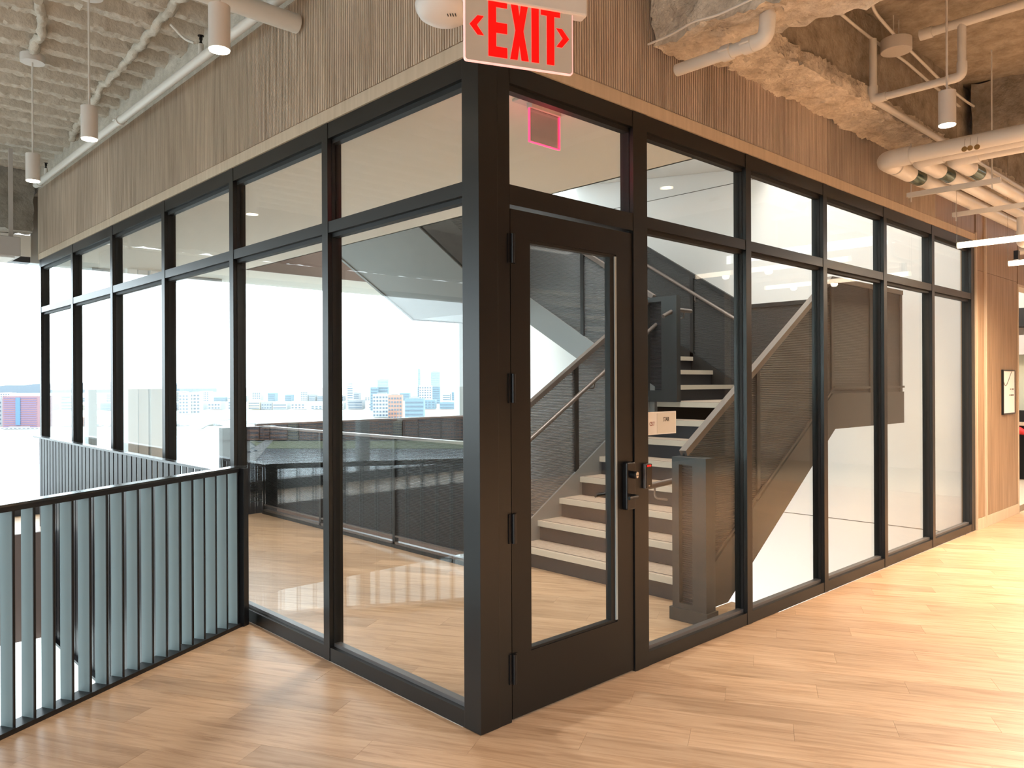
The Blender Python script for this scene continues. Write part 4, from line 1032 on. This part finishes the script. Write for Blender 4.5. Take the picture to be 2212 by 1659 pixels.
def building(px0, px1, ytop, d, kind, label, group=None, floors=None, deep=None, cols=0, roof=True, west=False):
    x0, y0 = far((px0 + px1) / 2, d); x0 = -x0 if west else x0; wd = (px1 - px0) / FPX * d; top = 1.6 + (HY - ytop) / FPX * d
    h = top - GZ; dp = deep or wd * .7
    o = empty('building', (x0, y0, GZ), label, 'building', group); o.rotation_euler = (0, 0, math.pi / 2 - YAW if west else YAW - math.pi / 2)
    MB().box(-wd/2, 0, 0, wd/2, dp, h).build('wall', BC[kind], o)
    n = floors or max(2, int(h / 7)); mb = MB(); fh = h / (n + .5)
    for k in range(n):
        z = fh * (k + .35)
        if cols:
            for c_ in range(cols):
                a = -wd/2 + wd * (c_ + .2) / cols; mb.box(a, -.5, z, a + wd * .6 / cols, .4, z + fh * .5)
        else: mb.box(-wd * .46, -.5, z, wd * .46, .4, z + fh * .38)
    mb.build('window_band', WBP if kind == 'pink' else WB, o)
    if roof: MB().box(-wd * .3, dp * .2, h, wd * .2, dp * .8, h + max(1.5, h * .05)).build('roof_plant', ROOF, o)
    return o
pk = building(5, 82, 851, 1180, 'pink', 'pink red slab block with violet window bands across the river at far left', floors=14, roof=False)
MB().box(-6.5, -1.2, 4, .5, .5, 46).build('stair_shaft', bmat('blue_shaft', (.08, .15, .24)), pk)
building(-60, 4, 856, 1250, 'grey', 'bluish grey block left of the pink red slab', deep=20)
building(386, 407, 846, 1700, 'white', 'left one of twin white towers seen between the second and third bays', cols=3)
building(409, 432, 845, 1720, 'white', 'right one of twin white towers seen between the second and third bays', cols=3)
building(815, 838, 818, 1900, 'blue', 'stepped blue glass tower right of the middle mullion')
building(800, 816, 835, 1880, 'blue', 'lower blue wing left of the stepped glass tower')
building(750, 762, 823, 2300, 'pale', 'thin pale tower left of the blue stepped tower')
building(902, 908, 796, 2600, 'blue', 'needle thin pale blue tower on the right skyline')
building(930, 950, 802, 2500, 'blue', 'tall pale glass tower on the right skyline')
building(905, 932, 832, 2200, 'white', 'broad white tower below the needle thin one', cols=5)
building(805, 845, 850, 1500, 'pale', 'pale tower block with punched windows under the blue stepped tower', cols=6)
building(838, 868, 852, 1400, 'brick', 'pink brick block right of the pale tower block', cols=5)
building(874, 915, 860, 1350, 'blue', 'blue glass block in the right middle distance')
random.seed(11)
BAYS = [(-200, 84, 'in the open gap left of the glazed wall'), (84, 158, 'in the farthest left glass bay'), (158, 244, 'in the fifth bay from the corner'),
        (244, 358, 'in the fourth bay from the corner'), (358, 505, 'in the third bay from the corner'), (505, 710, 'in the second bay from the corner'),
        (710, 1120, 'in the glass bay beside the corner post')]
ORD = ['leftmost', 'second', 'third', 'fourth', 'fifth', 'sixth', 'seventh', 'eighth', 'ninth', 'tenth', 'eleventh', 'twelfth', 'thirteenth', 'fourteenth', 'fifteenth']
NM = {'pale': 'pale stone', 'white': 'white concrete', 'grey': 'grey concrete', 'tan': 'tan brick', 'blue': 'blue glass', 'brick': 'red brick'}
cnt = {}
def row(px, pend, wlo, whi, gap, ylo, yhi, d, kinds, rowname, group, floors=None, colset=(0, 4), skip=None, deep=40, west=False):
    while px < pend:
        wd = random.uniform(wlo, whi)
        if not (skip and px + wd > skip[0] and px < skip[1]):
            k = random.choice(kinds); c_ = px + wd / 2
            bay = [b_[2] for b_ in BAYS if b_[0] <= c_ < b_[1]][0]
            key = (k, bay, rowname); i = cnt[key] = cnt.get(key, 0) + 1
            building(px, px + wd, random.uniform(ylo, yhi), d, k, '%s %s %s block %s' % (ORD[i-1], NM[k], rowname, bay), group, floors=floors, cols=random.choice(colset), deep=deep, roof=random.random() < .5, west=west)
        px += wd + random.uniform(1, gap)
row(-30, 1060, 12, 26, 22, 842, 858, 3000, ['pale', 'white', 'grey', 'blue'], 'far skyline', 'blocks of the far skyline')
row(-36, 1060, 14, 34, 26, 858, 878, 2000, ['pale', 'white', 'tan', 'blue', 'grey'], 'middle skyline', 'blocks of the middle skyline')
row(500, 1060, 16, 40, 4, 885, 912, 900, ['brick', 'brick', 'tan', 'brick'], 'mirrored riverbank', 'brick blocks of the riverbank mirrored in the glass', floors=6, colset=(5, 6, 8), west=True)
row(-36, 490, 16, 40, 8, 896, 922, 1230, ['white', 'pale', 'tan', 'white', 'brick'], 'riverside row', 'riverside blocks at left', floors=4, colset=(0, 6), skip=(-4, 92))
building(0, 84, 919, 1160, 'white', 'long low white hall in front of the pink red slab', floors=2, cols=9, deep=8)
# arched bridge
bx0, by0 = far(500, 1120); br = empty('bridge', (bx0, by0, GZ), 'low white arched bridge over the river seen through the middle left bays', 'bridge')
br.rotation_euler = (0, 0, YAW - math.pi / 2)
MB().box(-95, 0, 9, 140, 12, 12).build('deck', BC['white'], br)
for k in range(5):
    xa = -95 + 47 * k; pts = []
    n = 12
    arch = [(xa + 3, 0, 0)] + [(xa + 3 + 41 * i / n, 0, 8 * math.sin(math.pi * i / n)) for i in range(1, n)] + [(xa + 44, 0, 0), (xa + 44, 0, 9), (xa + 3, 0, 9)]
    mb = MB()
    for i in range(n):
        z0_ = 8 * math.sin(math.pi * i / n); z1_ = 8 * math.sin(math.pi * (i + 1) / n)
        xa0, xa1 = xa + 3 + 41 * i / n, xa + 3 + 41 * (i + 1) / n
        mb.prism([(xa0, 0, z0_), (xa1, 0, z1_), (xa1, 0, 9), (xa0, 0, 9)], (0, 0, 0), (0, 10, 0))
    mb.build('arch', BC['pale'], br)
    MB().box(xa - 3, 0, 0, xa + 3, 11, 9).build('pier', BC['white'], br)
# a few cars on the riverside road
for i, (px, y, cc, lab) in enumerate(((560, 953, 'white', 'white van farthest up the riverside road mirrored in the glass'), (545, 968, 'white', 'white car halfway up the riverside road mirrored in the glass'), (537, 976, 'grey', 'grey car nearest on the riverside road mirrored in the glass'), (551, 973, 'white', 'white car on the right lane of the riverside road mirrored in the glass'))):
    d = (1.6 - GZ) * FPX / (y - HY); x_, y_ = far(px, d); x_ = -x_
    c_ = empty('car', (x_, y_, GZ), lab, 'car'); c_.rotation_euler = (0, 0, YAW + .35)
    MB().box(-2.2, -.9, .3, 2.2, .9, 1.0).build('body', BC[cc], c_); MB().box(-1.3, -.8, 1.0, 1.1, .8, 1.6).build('cabin', WB, c_)
    wh = MB()
    for sx in (-1.4, 1.4):
        for sy in (-.92, .92): MB().tube([(sx, sy - .1, .35), (sx, sy + .1, .35)], .35, 10).build('wheel', ROOF, c_)
# distant hill
hx, hy_ = far(215, 7000); hl = MB(); n = 24
hl.prism([(-900 + 1800 * i / n, 0, 62 + 28 * math.sin(math.pi * i / n) + 5 * math.sin(i * 1.7)) for i in range(n + 1)] + [(900, 0, -10), (-900, 0, -10)], (0, 0, 0), (0, 400, 0))
ho = hl.build('distant_hill', bmat('hill_blue', (.13, .16, .19))); ho.location = (hx, hy_, GZ); ho.rotation_euler = (0, 0, YAW - math.pi / 2)
tag(ho, kind='structure')

# unseen pendants added behind the camera to carry the fill bulbs
PL_ = ['added unseen white cylinder pendant ' + t for t in ('by the side windows, nearer the rear wall', 'by the side windows, nearer the void', 'second from the side windows along the rear wall', 'third from the side windows along the rear wall', 'fourth from the side windows along the rear wall', 'fifth from the side windows along the rear wall', 'sixth from the side windows along the rear wall', 'at the far end of the corridor')]
for i, (x, y, p, c_) in enumerate(ADDED_PEND):
    pendant(x, y, 3.2, '%s' % PL_[i], power=0.01).__setitem__('group', 'added pendants behind the viewpoint')
